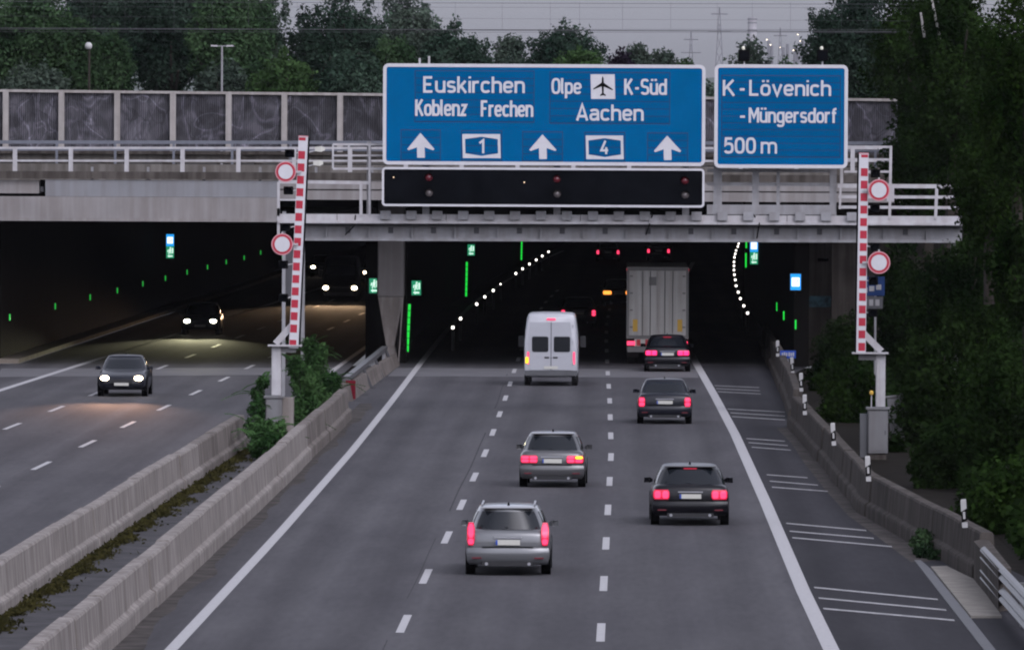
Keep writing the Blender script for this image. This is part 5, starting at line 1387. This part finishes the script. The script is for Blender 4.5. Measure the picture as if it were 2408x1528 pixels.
# lorry: box trailer and tractor
tr = thing('lorry', (1.20, 353.5, 0), 'lorry with tall pale box trailer entering the right tube', 'lorry')
hw = 1.275
MB().bbox(-hw, hw, .08, 13.6, 1.15, 4.0, .03).build('trailer_box', 'trailer_white', tr)
fr = MB()
fr.box(-hw - .004, -hw + .10, -.01, .07, 1.05, 3.99); fr.box(hw - .10, hw + .004, -.01, .07, 1.05, 3.99); fr.box(-hw + .101, hw - .101, -.01, .07, 3.86, 3.99); fr.box(-hw + .101, hw - .101, -.01, .07, 1.05, 1.18)
fr.build('rear_frame', 'trailer_frame', tr)
for sg in (-1, 1):
    a, b_ = (.01, hw - .105) if sg > 0 else (-hw + .105, -.01)
    dr_ = MB().box(a, b_, .0, .06, 1.19, 3.85).build('rear_door', 'trailer_white', tr)
    for xx in (.30, .62):
        MB().tube((sg * xx, -.03, 1.15), (sg * xx, -.03, 3.84), .018, 6).build('locking_bar', 'trailer_frame', dr_)
    for z in (1.5, 2.2, 2.9, 3.6):
        MB().box(sg * (hw - .19) - .06, sg * (hw - .19) + .06, -.02, -.001, z, z + .06).build('hinge', 'trailer_frame', dr_)
    MB().box(sg * .92 - .10, sg * .92 + .10, -.008, -.001, 1.35, 1.85).build('sticker', 'sticker_yellow', dr_)
    MB().box(min(sg * 1.25, sg * .93), max(sg * 1.25, sg * .93), -.06, .05, .78, .95).build('tail_light', 'em_tail', tr)
    MB().box(sg * 1.0 - .24, sg * 1.0 + .24, .55, .58, .28, 1.0).build('mudflap', 'rubber', tr)
    MB().tube((sg * 1.28, -.02, 3.9), (sg * 1.28, -.06, 3.9), .03, 8).build('marker_light', 'em_red_dim', tr)
    for yy in (1.6, 2.9, 4.2): wheel(tr, sg * 1.06, yy, .50, .38)
    wheel(tr, sg * 1.06, 11.6, .50, .42); wheel(tr, sg * 1.06, 15.4, .50, .32)
    MB().box(sg * 1.25 - .02, sg * 1.25 + .02, 5.2, 10.5, .45, 1.1).build('side_guard', 'trailer_frame', tr)
MB().box(-.35, -.05, -.012, -.001, 3.25, 3.6).build('door_mark', 'trailer_frame', tr)
MB().box(-1.24, 1.24, -.02, .12, .50, .72).build('underrun_bar', 'trailer_frame', tr)
MB().box(-.95, .95, -.018, .1, .74, 1.04).build('lamp_board', 'plate_white', tr)
for i in range(5): MB().box(-.86 + .36 * i, -.70 + .36 * i, -.03, -.019, .76, 1.02).build('chevron', 'chevron_red', tr)
MB().box(-.26, .26, -.034, -.03, .56, .68).build('number_plate', 'plate_white', tr)
MB().box(-.5, .5, .7, 13.0, .85, 1.145).build('chassis', 'plastic_dark', tr)
MB().loft([[(-1.2, 13.9, .8), (1.2, 13.9, .8), (1.2, 13.9, 3.5), (-1.2, 13.9, 3.5)], [(-1.23, 14.3, .5), (1.23, 14.3, .5), (1.2, 14.5, 3.75), (-1.2, 14.5, 3.75)], [(-1.23, 16.1, .4), (1.23, 16.1, .4), (1.15, 15.9, 3.3), (-1.15, 15.9, 3.3)]]).build('cab', 'car_silver', tr)
MB().box(-1.1, 1.1, 16.02, 16.08, 1.9, 2.8).build('windscreen', 'glass_dark', tr)

# ================================================================== VEGETATION
rng = np.random.default_rng(5)
def leaf_mesh(name, lobes, n, size, m, up=.25, asp=.55, seed=1, squash=1.0):
    """leaf-sized rhombic faces spread through the shells of many lobes (cx, cy, cz, r)"""
    r_ = np.random.default_rng(seed)
    lb = np.array(lobes); wgt = lb[:, 3] ** 2; wgt /= wgt.sum()
    idx = r_.choice(len(lb), n, p=wgt)
    dirs = r_.normal(size=(n, 3)); dirs /= np.linalg.norm(dirs, axis=1)[:, None]
    rad = lb[idx, 3] * (r_.random(n) ** .33) * (.92 + .26 * r_.random(n))
    c = lb[idx, :3] + dirs * rad[:, None] * np.array([1, 1, squash])
    nr = dirs + r_.normal(size=(n, 3)) * .75; nr[:, 2] += up
    nr /= np.linalg.norm(nr, axis=1)[:, None]
    t = np.cross(nr, r_.normal(size=(n, 3))); t /= np.linalg.norm(t, axis=1)[:, None]
    b_ = np.cross(nr, t)
    s = size * (.6 + .8 * r_.random(n))[:, None]
    droop = nr * s * .18
    v = np.stack([c - t * s, c + b_ * s * asp - droop * 0, c + t * s - droop, c - b_ * s * asp], 1).reshape(-1, 3)
    me = bpy.data.meshes.new(name)
    me.vertices.add(4 * n); me.vertices.foreach_set('co', v.ravel())
    me.loops.add(4 * n); me.loops.foreach_set('vertex_index', np.arange(4 * n, dtype=np.int32))
    me.polygons.add(n); me.polygons.foreach_set('loop_start', np.arange(0, 4 * n, 4, dtype=np.int32))
    me.polygons.foreach_set('loop_total', np.full(n, 4, dtype=np.int32))
    me.update(calc_edges=True); me.materials.append(M[m])
    return me
def crown_lobes(seed, n=46, kind='round'):
    r_ = random.Random(seed); out = []
    for i in range(n):
        while True:
            x, y, z = r_.uniform(-1, 1), r_.uniform(-1, 1), r_.uniform(-1, 1)
            if kind == 'round' and x * x + y * y + z * z < 1: break
            if kind == 'tall' and x * x + y * y + z * z < 1 and abs(x) < .75: break
            if kind == 'dome' and x * x + y * y + z * z < 1 and z > -.75: break
        k = .62 if kind != 'tall' else .66
        out.append((x * k, y * k, z * k, r_.uniform(.20, .40)))
    for i in range(int(n * .5)):        # small outliers break the outline
        a, b_ = r_.uniform(0, 2 * math.pi), r_.uniform(-.4, 1)
        q = math.sqrt(max(0, 1 - b_ * b_)) if abs(b_) < 1 else 0
        rr = r_.uniform(.80, .98)
        out.append((rr * q * math.cos(a), rr * q * math.sin(a), rr * b_, r_.uniform(.08, .17)))
    return out
def crown_mesh(kind, m, seed, rx, ry, rz, leaf, cover):
    """a crown of real-sized leaves: lobes stretched to the crown, leaves left unstretched"""
    r_ = np.random.default_rng(seed)
    lb = np.array(crown_lobes(seed, n=60, kind=kind)); sc = np.array([rx, ry, rz])
    area = 4 * math.pi * ((rx * ry) ** 1.6 / 3 + (rx * rz) ** 1.6 / 3 + (ry * rz) ** 1.6 / 3) ** (1 / 1.6)
    n = int(min(34000, cover * area / (1.1 * leaf * leaf)))
    wgt = lb[:, 3] ** 2; wgt /= wgt.sum()
    idx = r_.choice(len(lb), n, p=wgt)
    dirs = r_.normal(size=(n, 3)); dirs /= np.linalg.norm(dirs, axis=1)[:, None]
    rad = lb[idx, 3] * (r_.random(n) ** .30) * (.88 + .30 * r_.random(n))
    c = (lb[idx, :3] + dirs * rad[:, None]) * sc + r_.normal(size=(n, 3)) * leaf * .6
    nr = dirs / sc; nr /= np.linalg.norm(nr, axis=1)[:, None]
    nr = nr + r_.normal(size=(n, 3)) * .7; nr[:, 2] += .35; nr /= np.linalg.norm(nr, axis=1)[:, None]
    t = np.cross(nr, r_.normal(size=(n, 3))); t /= np.linalg.norm(t, axis=1)[:, None]; b_ = np.cross(nr, t)
    s_ = leaf * (.55 + .9 * r_.random(n))[:, None]
    v = np.stack([c - t * s_, c + b_ * s_ * .5, c + t * s_ - nr * s_ * .2, c - b_ * s_ * .5], 1).reshape(-1, 3)
    me = bpy.data.meshes.new('crown'); me.vertices.add(4 * n); me.vertices.foreach_set('co', v.ravel())
    me.loops.add(4 * n); me.loops.foreach_set('vertex_index', np.arange(4 * n, dtype=np.int32)); me.polygons.add(n)
    me.polygons.foreach_set('loop_start', np.arange(0, 4 * n, 4, dtype=np.int32)); me.polygons.foreach_set('loop_total', np.full(n, 4, dtype=np.int32))
    me.update(calc_edges=True); me.materials.append(M[m])
    return me
TSEED = [100]
TRUNK = {}
def trunk_mesh(m, var):
    if (m, var) not in TRUNK:
        r_ = random.Random(var); mb = MB()
        def limb(p, q, r0, r1, n=7):
            p, q = Vector(p), Vector(q); mid = p.lerp(q, .5) + Vector((r_.uniform(-.05, .05), r_.uniform(-.05, .05), 0)) * (q - p).length
            mb.tube(p, mid, r0, n, (r0 + r1) / 2); mb.tube(mid, q, (r0 + r1) / 2, n, r1)
        limb((0, 0, 0), (0, 0, .55), .055, .035)
        for i in range(7):
            a = r_.uniform(0, 6.28); z = r_.uniform(.35, .55)
            limb((0, 0, z), (.32 * math.cos(a), .32 * math.sin(a), z + r_.uniform(.15, .38)), .022, .007, 5)
        limb((0, 0, .55), (.03, 0, .92), .035, .008)
        TRUNK[(m, var)] = mb.mesh('trunk', m)
    return TRUNK[(m, var)]
def tree(name, x, y, z0, rx, rz, cz, label, m, kind='round', var=1, n=2.5, size=.12, bark='bark', group='trees', cat='tree', ry=None):
    """crown ellipsoid half sizes rx, rz centred at height cz"""
    t = thing(name, (x, y, z0), label, cat, group)
    TSEED[0] += 1
    c_ = bpy.data.objects.new('crown', crown_mesh(kind, m, TSEED[0], rx, ry or min(rx, 3.0), rz, size, n)); COL.objects.link(c_); c_.parent = t
    c_.location = (0, 0, cz - z0)
    tk = bpy.data.objects.new('trunk', trunk_mesh(bark, var)); COL.objects.link(tk); tk.parent = t
    h = cz + rz * .75 - z0; wd = min(h, rx * 2.2); tk.scale = (wd, wd, h)
    return t
def ptree(u, vt, vb, hwpx, d, label, m, kind='round', var=1, z0=7.1, **kw):
    """tree whose crown spans vt..vb and +-hwpx around u at depth d"""
    k = F / d; top, bot = px(u, vt, d).z, px(u, vb, d).z
    p = px(u, (vt + vb) / 2, d)
    return tree(kw.pop('name', 'tree'), p.x, d, z0, hwpx / k, (top - bot) / 2, (top + bot) / 2, label, m, kind, var, **kw)
BG = 'trees behind the noise barrier'
TL = [
 (60, -60, 300, 150, 400, 'tall mid green tree at the far left behind the noise barrier', 'leaf_mid', 'round', 1),
 (150, 40, 290, 110, 392, 'bushy green tree around the globe lamp post at the left', 'leaf_mid', 'dome', 2),
 (90, 145, 300, 90, 385, 'low greyish shrub tree at the left above the noise barrier', 'leaf_grey', 'dome', 3),
 (265, 60, 330, 60, 396, 'narrow green tree just right of the globe lamp post', 'leaf_mid', 'tall', 4),
 (250, -120, 250, 130, 470, 'tall dark tree in the gap behind the left green trees', 'leaf_dark', 'round', 5),
 (400, -110, 300, 150, 450, 'very dark broad tree left of the twin arm street lamp', 'leaf_dark', 'round', 1),
 (545, -60, 300, 120, 440, 'large dark tree behind the twin arm street lamp', 'leaf_mid', 'round', 2),
 (610, -30, 240, 95, 460, 'tall pale topped tree left of the sky notch', 'leaf_grey', 'tall', 3),
 (520, 140, 300, 75, 395, 'low grey green bush below the twin arm street lamp', 'leaf_grey', 'dome', 4),
 (660, 120, 310, 90, 392, 'rounded bright green bush above the noise barrier, right of the street lamp', 'leaf_light', 'dome', 5),
 (735, 10, 320, 95, 440, 'dark tree right of the sky notch', 'leaf_dark', 'round', 3),
 (820, -40, 330, 110, 450, 'tall dark tree left of the wide blue sign', 'leaf_dark', 'round', 4),
 (830, 120, 330, 100, 420, 'dark spreading tree just above the noise barrier, left of the wide sign', 'leaf_dark', 'dome', 1),
 (960, -30, 260, 105, 470, 'tall greyish tree above the left end of the wide blue sign', 'leaf_grey', 'round', 2),
 (930, 80, 260, 70, 430, 'green tree behind the upper left corner of the wide blue sign', 'leaf_mid', 'dome', 3),
 (1060, 35, 260, 85, 450, 'dark tree sloping down to the right above the wide blue sign', 'leaf_dark', 'round', 5),
 (1120, 85, 270, 60, 445, 'small dark tree at the right foot of the tall tree row', 'leaf_dark', 'dome', 2),
 (1195, 72, 220, 48, 520, 'thin open tree with sky showing through, above the wide sign', 'leaf_grey', 'round', 4),
 (1210, 130, 240, 55, 500, 'low brownish grey bush above the middle of the wide blue sign', 'leaf_grey', 'dome', 1),
 (1330, 48, 250, 105, 480, 'solitary broad dark tree above the middle of the wide blue sign', 'leaf_dark', 'dome', 3),
 (1365, 108, 230, 68, 450, 'light green rounded tree in front of the solitary broad tree', 'leaf_light', 'dome', 4),
 (1460, 112, 230, 35, 450, 'small dark purple leaved tree above the wide sign', 'leaf_purple', 'dome', 5),
 (1500, 96, 230, 45, 480, 'greyish tree right of the purple leaved tree', 'leaf_grey', 'dome', 1),
 (1560, 110, 220, 38, 520, 'small pale tree above the right end of the wide blue sign', 'leaf_grey', 'dome', 2),
 (1612, 132, 230, 32, 480, 'low dark bush above the right corner of the wide sign', 'leaf_mid', 'dome', 3),
 (1765, 78, 300, 58, 420, 'grey green tree behind the square warning light', 'leaf_grey', 'dome', 4),
 (1668, 190, 330, 30, 400, 'grey green bush in the gap between the two blue signs', 'leaf_grey', 'dome', 5),
 (1850, 130, 300, 45, 440, 'low dark bush right of the square warning light', 'leaf_mid', 'dome', 1),
]
for (u, vt, vb, hwp, d, lb, m_n, kd, vr) in TL:
    ptree(u, vt, vb, hwp, d, lb, m_n, kd, vr, group=BG, n=3.2, size=.115)
RG = 'trees and bushes of the right slope'
TR = [  # right-hand wood: u, vt, vb, half width px, depth, z0
 (2010, -70, 330, 135, 385, 7.1, 'tall dark tree whose left edge meets the sky', 'leaf_dark', 'round', 2, 9000, .055),
 (1945, 20, 250, 62, 376, 7.1, 'dark tree with drooping outline behind the right warning light', 'leaf_dark', 'tall', 3, 6000, .075),
 (2150, -60, 420, 130, 372, 7.1, 'dark broad tree behind the end of the noise barrier', 'leaf_slope', 'round', 4, 9000, .052),
 (2240, -80, 470, 150, 300, 5.5, 'tall green tree hung with birch stems at the upper right', 'leaf_slope', 'round', 5, 9500, .050),
 (2400, -60, 500, 125, 262, 5.0, 'lighter green tree in the upper right corner', 'leaf_slope_light', 'round', 1, 9500, .046),
 (2180, 240, 560, 125, 318, 4.6, 'dark tree behind the end of the long handrail', 'leaf_slope', 'round', 2, 9000, .052),
 (2330, 250, 620, 125, 268, 4.2, 'yellowish green tree at the right edge beside the handrail', 'leaf_slope_light', 'round', 3, 9500, .050),
 (2420, 480, 820, 120, 235, 3.0, 'dark bushy tree at the right edge below the handrail', 'leaf_slope', 'round', 4, 9000, .050),
 (2270, 520, 900, 110, 285, 2.2, 'leafy tree covering the right end of the gantry beam', 'leaf_slope', 'round', 5, 9000, .052),
 (2130, 560, 930, 100, 318, .8, 'dark bush tree right of the right boom gate', 'leaf_slope', 'round', 1, 8500, .056),
 (2010, 720, 960, 100, 338, 0, 'green bush between the stained column and the boom gate', 'leaf_slope', 'dome', 2, 8000, .060),
 (1960, 800, 1010, 75, 320, 0, 'low bush behind the barrier near the right portal', 'leaf_slope', 'dome', 3, 7000, .065),
 (2000, 830, 1090, 95, 285, 0, 'rounded green bush below the hinge of the right boom gate', 'leaf_slope_light', 'dome', 4, 8000, .060),
 (2200, 760, 1130, 120, 262, .4, 'broad dark bush behind the leaning cabinet', 'leaf_slope', 'dome', 5, 9000, .052),
 (2360, 760, 1160, 110, 228, 1.2, 'very dark bush at the right edge, above the path', 'leaf_slope', 'dome', 1, 9000, .050),
 (2240, 980, 1230, 105, 232, .2, 'low dark bush beside the service path', 'leaf_slope', 'dome', 2, 9000, .052),
 (2400, 1040, 1360, 110, 205, .6, 'brighter leafy bush at the lower right edge', 'leaf_slope_light', 'dome', 3, 9500, .048),
 (2300, 1130, 1300, 70, 208, .1, 'small dark shrub behind the nearest delineator post', 'leaf_slope', 'dome', 4, 7000, .062),
 (2300, 60, 480, 110, 345, 6.5, 'dark backdrop tree behind the birch stems', 'leaf_slope', 'round', 1, 9000, .055),
 (2200, -20, 420, 105, 352, 6.8, 'shadowy tree filling the wood left of the birch stems', 'leaf_slope', 'round', 3, 9000, .055),
 (2400, 200, 640, 110, 305, 5.5, 'shadowy tree at the right edge behind the yellowish one', 'leaf_slope', 'round', 2, 9000, .055),
 (2340, 480, 900, 120, 320, 3.5, 'dim tree behind the right end of the gantry', 'leaf_slope', 'round', 4, 9000, .055),
 (2230, 640, 1000, 110, 335, 1.0, 'dim bush tree deep in the right wood', 'leaf_slope', 'round', 5, 9000, .055),
 (2105, 1010, 1100, 28, 258, 0, 'thin shrub hugging the leaning cabinet', 'leaf_slope', 'dome', 5, 3500, .10),
]
for (u, vt, vb, hwp, d, z0, lb, m_n, kd, vr, nn, sz) in TR:
    ptree(u, vt, vb, hwp, d, lb, m_n, kd, vr, z0=z0, group=RG, n=3.0, size=.088, name='tree' if 'tree' in lb else 'shrub', cat='tree' if 'tree' in lb else 'shrub')
# two pale birch stems in the wood
for (u0_, v0_, u1_, v1_, lb) in ((2187, -20, 2212, 100, 'thicker pale birch stem slanting in the upper right wood'), (2165, 30, 2172, 75, 'short thin pale birch stem in the upper right wood')):
    d = 299.2
    a_, b_ = px(u0_, v0_, d), px(u1_, v1_, d)
    t = thing('birch_stem', (b_.x, d, b_.z - 1.5), lb, 'tree', 'birch stems')
    mb = MB(); o_ = Vector(t.location)
    mb.tube(b_ + (b_ - a_) * .3 - o_, b_ - o_, .05, 8, .05); mb.tube(b_ - o_, a_ - o_, .05, 8, .035)
    mb.build('trunk', 'birch', t)
# undergrowth covering the slope
def scatter(name, n, fpos, size, m, label, seed, up=1.2, asp=.5, cat='undergrowth'):
    r_ = np.random.default_rng(seed); P = np.array([fpos(r_) for _ in range(n)])
    nr = r_.normal(size=(n, 3)) * .7; nr[:, 2] += up; nr[:, 1] -= .5; nr /= np.linalg.norm(nr, axis=1)[:, None]
    t = np.cross(nr, r_.normal(size=(n, 3))); t /= np.linalg.norm(t, axis=1)[:, None]; b_ = np.cross(nr, t)
    s = size * (.5 + r_.random(n))[:, None]
    v = np.stack([P - t * s, P + b_ * s * asp, P + t * s, P - b_ * s * asp], 1).reshape(-1, 3)
    me = bpy.data.meshes.new(name); me.vertices.add(4 * n); me.vertices.foreach_set('co', v.ravel())
    me.loops.add(4 * n); me.loops.foreach_set('vertex_index', np.arange(4 * n, dtype=np.int32)); me.polygons.add(n)
    me.polygons.foreach_set('loop_start', np.arange(0, 4 * n, 4, dtype=np.int32)); me.polygons.foreach_set('loop_total', np.full(n, 4, dtype=np.int32))
    me.update(calc_edges=True); me.materials.append(M[m])
    o = bpy.data.objects.new(name, me); COL.objects.link(o); return tag(o, label, cat, kind='stuff')
def slope_pos(r_):
    y = r_.uniform(170, 350); x = 8.9 + (r_.random() ** 1.3) * 9
    return (x, y, hgt(x, y) + abs(r_.normal()) * .35)
scatter('undergrowth', 60000, slope_pos, .13, 'leaf_slope', 'dark leafy undergrowth covering the right slope', 3)
bmed0, bmed1 = gnd(0, 1458), gnd(587, 1053)
def moss_pos(r_):
    s_ = r_.random(); y = bmed0.y + (bmed1.y - bmed0.y) * s_ * 1.35 - 8
    x = bmed0.x + (bmed1.x - bmed0.x) * (y - bmed0.y) / (bmed1.y - bmed0.y) + .02
    wv = .28 + .16 * math.sin(y * .9) + .10 * math.sin(y * 2.3 + 1) + .06 * math.sin(y * 5.1)
    return (x + abs(r_.normal()) * max(.06, wv) * .55, y, .02 + abs(r_.normal()) * .045)
scatter('moss_strip', 16000, moss_pos, .055, 'moss', 'brown green moss and weeds along the foot of the median barrier', 9, up=1.0, cat='moss')
# weeds at the foot of the right barrier
wp = gnd(2168, 1306)
t = thing('weed_clump', (wp.x, wp.y, 0), 'clump of weeds growing at the foot of the right barrier', 'weeds')
o = bpy.data.objects.new('leaves', leaf_mesh('leaves', [(-.05, .3, .25, .22), (.05, .0, .2, .25), (.1, 1, .3, .24), (.0, -1.2, .12, .2), (.2, -2.0, .1, .16), (.02, .6, .42, .16)], 900, .06, 'leaf_mid', seed=4)); COL.objects.link(o); o.parent = t
MB().tube((0, 0, 0), (.02, .1, .4), .012, 5).build('stem', 'bark', t)
# median bush with pinnate fronds
def frond_bush(name, base, label, spec, m, nfr, seed):
    t = thing(name, base, label, 'shrub', 'bushes in the median')
    o = bpy.data.objects.new('foliage', leaf_mesh('foliage', spec, int(5200 * sum(s_[3] ** 2 for s_ in spec)), .075, m, seed=seed, up=.5, asp=.45)); COL.objects.link(o); o.parent = t
    r_ = random.Random(seed); st = MB(); fr = MB()
    for i in range(nfr):
        s_ = r_.choice(spec); a = r_.uniform(0, 6.28); el = r_.uniform(-.1, .9)
        d_ = Vector((math.cos(a) * math.cos(el), math.sin(a) * math.cos(el), math.sin(el)))
        p = Vector(s_[:3]) + d_ * s_[3] * .75; ln = r_.uniform(.55, .95)
        prev = p; side = d_.cross(Vector((0, 0, 1))).normalized()
        for j in range(10):
            f_ = (j + 1) / 10
            q = p + d_ * ln * f_ + Vector((0, 0, -.32 * f_ * f_ * ln))
            fr.tube(prev, q, .006, 3)
            for sg in (-1, 1):
                w_ = .16 * (1 - .5 * f_); e = side * sg * w_ + d_ * .04 - Vector((0, 0, .03)); wv = d_ * .028
                fr.add([q, q + e * .5 + wv, q + e, q + e * .5 - wv], [(0, 1, 2, 3)])
            prev = q
    fr.build('fronds', m, t)
    for i in range(6):
        s_ = r_.choice(spec); st.tube((s_[0] * .3, s_[1] * .3, 0), s_[:3], .025, 5, .01)
    st.build('stems', 'bark', t)
    return t
def sp(u, v, d, r_): p = px(u, v, d); return (p.x, p.y, p.z, r_)
def rel(base, L_): return [(a - base[0], b_ - base[1], c_ - base[2], r_) for a, b_, c_, r_ in L_]
base = (px(735, 1000, 278).x, 278, 0)
frond_bush('median_bush', base, 'dense green bush right of the left boom gate post in the median',
           rel(base, [sp(740, 855, 285, .42), sp(720, 900, 275, .50), sp(765, 900, 289, .48), sp(745, 945, 286, .52), sp(775, 935, 291, .36), sp(712, 955, 270, .48), sp(698, 865, 270, .34), sp(728, 815, 284, .28), sp(752, 830, 287, .26), sp(784, 912, 292, .26), sp(700, 985, 262, .36), sp(735, 980, 276, .40), sp(790, 895, 293, .20)]), 'leaf_bush', 70, 3)
base = (px(630, 1020, 250).x, 250, 0)
frond_bush('median_bush', base, 'greyer bush left of and below the left boom cabinet in the median',
           rel(base, [sp(612, 960, 252, .36), sp(600, 1005, 249, .34), sp(625, 1020, 248, .42), sp(650, 1025, 247, .34), sp(612, 1050, 247, .36), sp(640, 1050, 246, .34), sp(606, 925, 254, .22), sp(618, 900, 254, .2), sp(668, 1040, 247, .26), sp(660, 1000, 249, .16)]), 'leaf_bush', 34, 8)

# ================================================================== FAR BACKGROUND
def lamp_post(u, v, vb, d, label, kind):
    p = px(u, v, d); t = thing('street_lamp', (p.x, d, 7.1), label, 'lamp')
    h = p.z - 7.1
    MB().tube((0, 0, 0), (0, 0, h), .06, 8, .045).build('pole', 'bark' if kind == 'globe' else 'steel_grey', t)
    if kind == 'globe':
        MB().ball((-.03, 0, h + .08), .16, .16, .17, 14, 9).build('globe', 'delineator_white', t, True)
    else:
        MB().tube((-.45, 0, h), (.55, 0, h), .025, 6).build('cross_arm', 'steel_grey', t)
        for sg in (-1, 1): MB().loft([[(sg * .2, -.06, h - .03), (sg * .2, .06, h - .03), (sg * .2, .06, h + .05), (sg * .2, -.06, h + .05)], [(sg * .50, -.05, h - .02), (sg * .5, .05, h - .02), (sg * .5, .05, h + .05), (sg * .5, -.05, h + .05)]]).build('lamp_head', 'steel_white', t)
lamp_post(210, 113, 215, 378, 'slim wooden pole with pale globe lamp above the noise barrier', 'globe')
lamp_post(522, 109, 190, 384, 'thin street lamp with twin arms among the trees', 'twin')
# signal mast and pale bird-like signal head by the wall
FD = 9000
fz = lambda u, v: px(u, v, FD)
t = thing('chimney', (fz(1769, 100).x, FD, 7), 'pale banded power station chimney on the far horizon', 'chimney')
k = F / FD
zt_, z1_ = fz(1769, 42).z - 7, fz(1769, 130).z - 7
MB().tube((0, 0, 0), (0, 0, zt_), 6.0, 20, 4.6).build('shaft', 'far_concrete', t, True)
for v in (44, 53, 70): MB().tube((0, 0, fz(1769, v + 3).z - 7), (0, 0, fz(1769, v).z - 7), 5.1, 20).build('band', 'far_steel', t, True)
def pylon(u, vt, vb, d, label, arms):
    p, q = px(u, vt, d), px(u, vb, d); t = thing('pylon', (p.x, d, 7), label, 'pylon', 'far pylons'); h = p.z - 7; wb = h * .06
    for sx_ in (-1, 1):
        for sy_ in (-1, 1):
            MB().beam((sx_ * wb, sy_ * wb, 0), (sx_ * .12, sy_ * .12, h), .40, .40).build('leg', 'far_steel', t)
    br_ = MB(); n = 9
    for i in range(n):
        a, b_ = i / n, (i + 1) / n; wa, wb2 = wb * (1 - a) + .12 * a, wb * (1 - b_) + .12 * b_
        br_.beam((-wa, -wa, a * h), (wb2, -wb2, b_ * h), .3, .3); br_.beam((wa, -wa, a * h), (-wb2, -wb2, b_ * h), .3, .3)
    br_.build('lattice', 'far_steel', t)
    for f_, w_ in arms: MB().beam((-w_ * 2, 0, f_ * h), (w_ * 2, 0, f_ * h), .5, .6).build('cross_arm', 'far_steel', t)
pylon(1625, 73, 140, 5200, 'far lattice pylon above the right end of the wide sign', ((.92, 2.2), (.8, 3.0)))
pylon(1692, 18, 140, 5000, 'tallest far lattice pylon left of the chimney', ((.95, 2.4), (.82, 3.4)))
pylon(1835, 66, 140, 5600, 'far lattice pylon right of the chimney', ((.93, 2.2),))
rf = thing('refinery', (fz(1845, 130).x, FD, 7), 'far refinery columns with tiny lights on the horizon', 'refinery')
for u, v in ((1808, 96), (1815, 108), (1852, 104), (1869, 106), (1876, 118), (1888, 96), (1842, 112)):
    p = px(u, v, FD); MB().tube((p.x - rf.location.x, 0, 0), (p.x - rf.location.x, 0, p.z - 7), 2.0, 8, 1.6).build('column', 'far_steel', rf)
for u, v in ((1803, 94), (1812, 106), (1834, 112), (1866, 119), (1869, 108), (1870, 118), (1882, 97), (1876, 82)):
    p = px(u, v, FD - 8); MB().ball((p.x - rf.location.x, -8, p.z - 7), .6, .6, .6, 8, 6).build('lamp', 'em_refinery', rf)
hl = MB(); n = 60; r_ = random.Random(3)
for i in range(n + 1):
    x = -1200 + 3000 * i / n
    h_ = 88 + 10 * math.sin(i * .17 + 1.0) + 3 * math.sin(i * .7) + r_.uniform(-1, 1)
    hl.v += [(x, 9600, 7), (x, 10200, h_), (x, 11200, 7)]
for i in range(n):
    for j in range(2): k_ = 3 * i + j; hl.f.append((k_, k_ + 3, k_ + 4, k_ + 1))
tag(hl.build('hills', 'hill_green'), 'blue grey wooded ridge on the far horizon', kind='structure')

# haze: pale even air round the whole scene
hz = MB(); hz.box(-4600, 4600, -450, 14500, -1.5, 190)
hm = bpy.data.materials.new('haze_air'); hm.use_nodes = True; hn = hm.node_tree; hn.nodes.clear()
ho = hn.nodes.new('ShaderNodeOutputMaterial'); pv = hn.nodes.new('ShaderNodeVolumePrincipled')
pv.inputs['Color'].default_value = (.80, .80, .86, 1); pv.inputs['Density'].default_value = .00002; pv.inputs['Anisotropy'].default_value = .1
hn.links.new(pv.outputs[0], ho.inputs['Volume']); M['haze_air'] = hm
tag(hz.build('haze', 'haze_air'), 'thin pale evening haze in the air', kind='stuff')
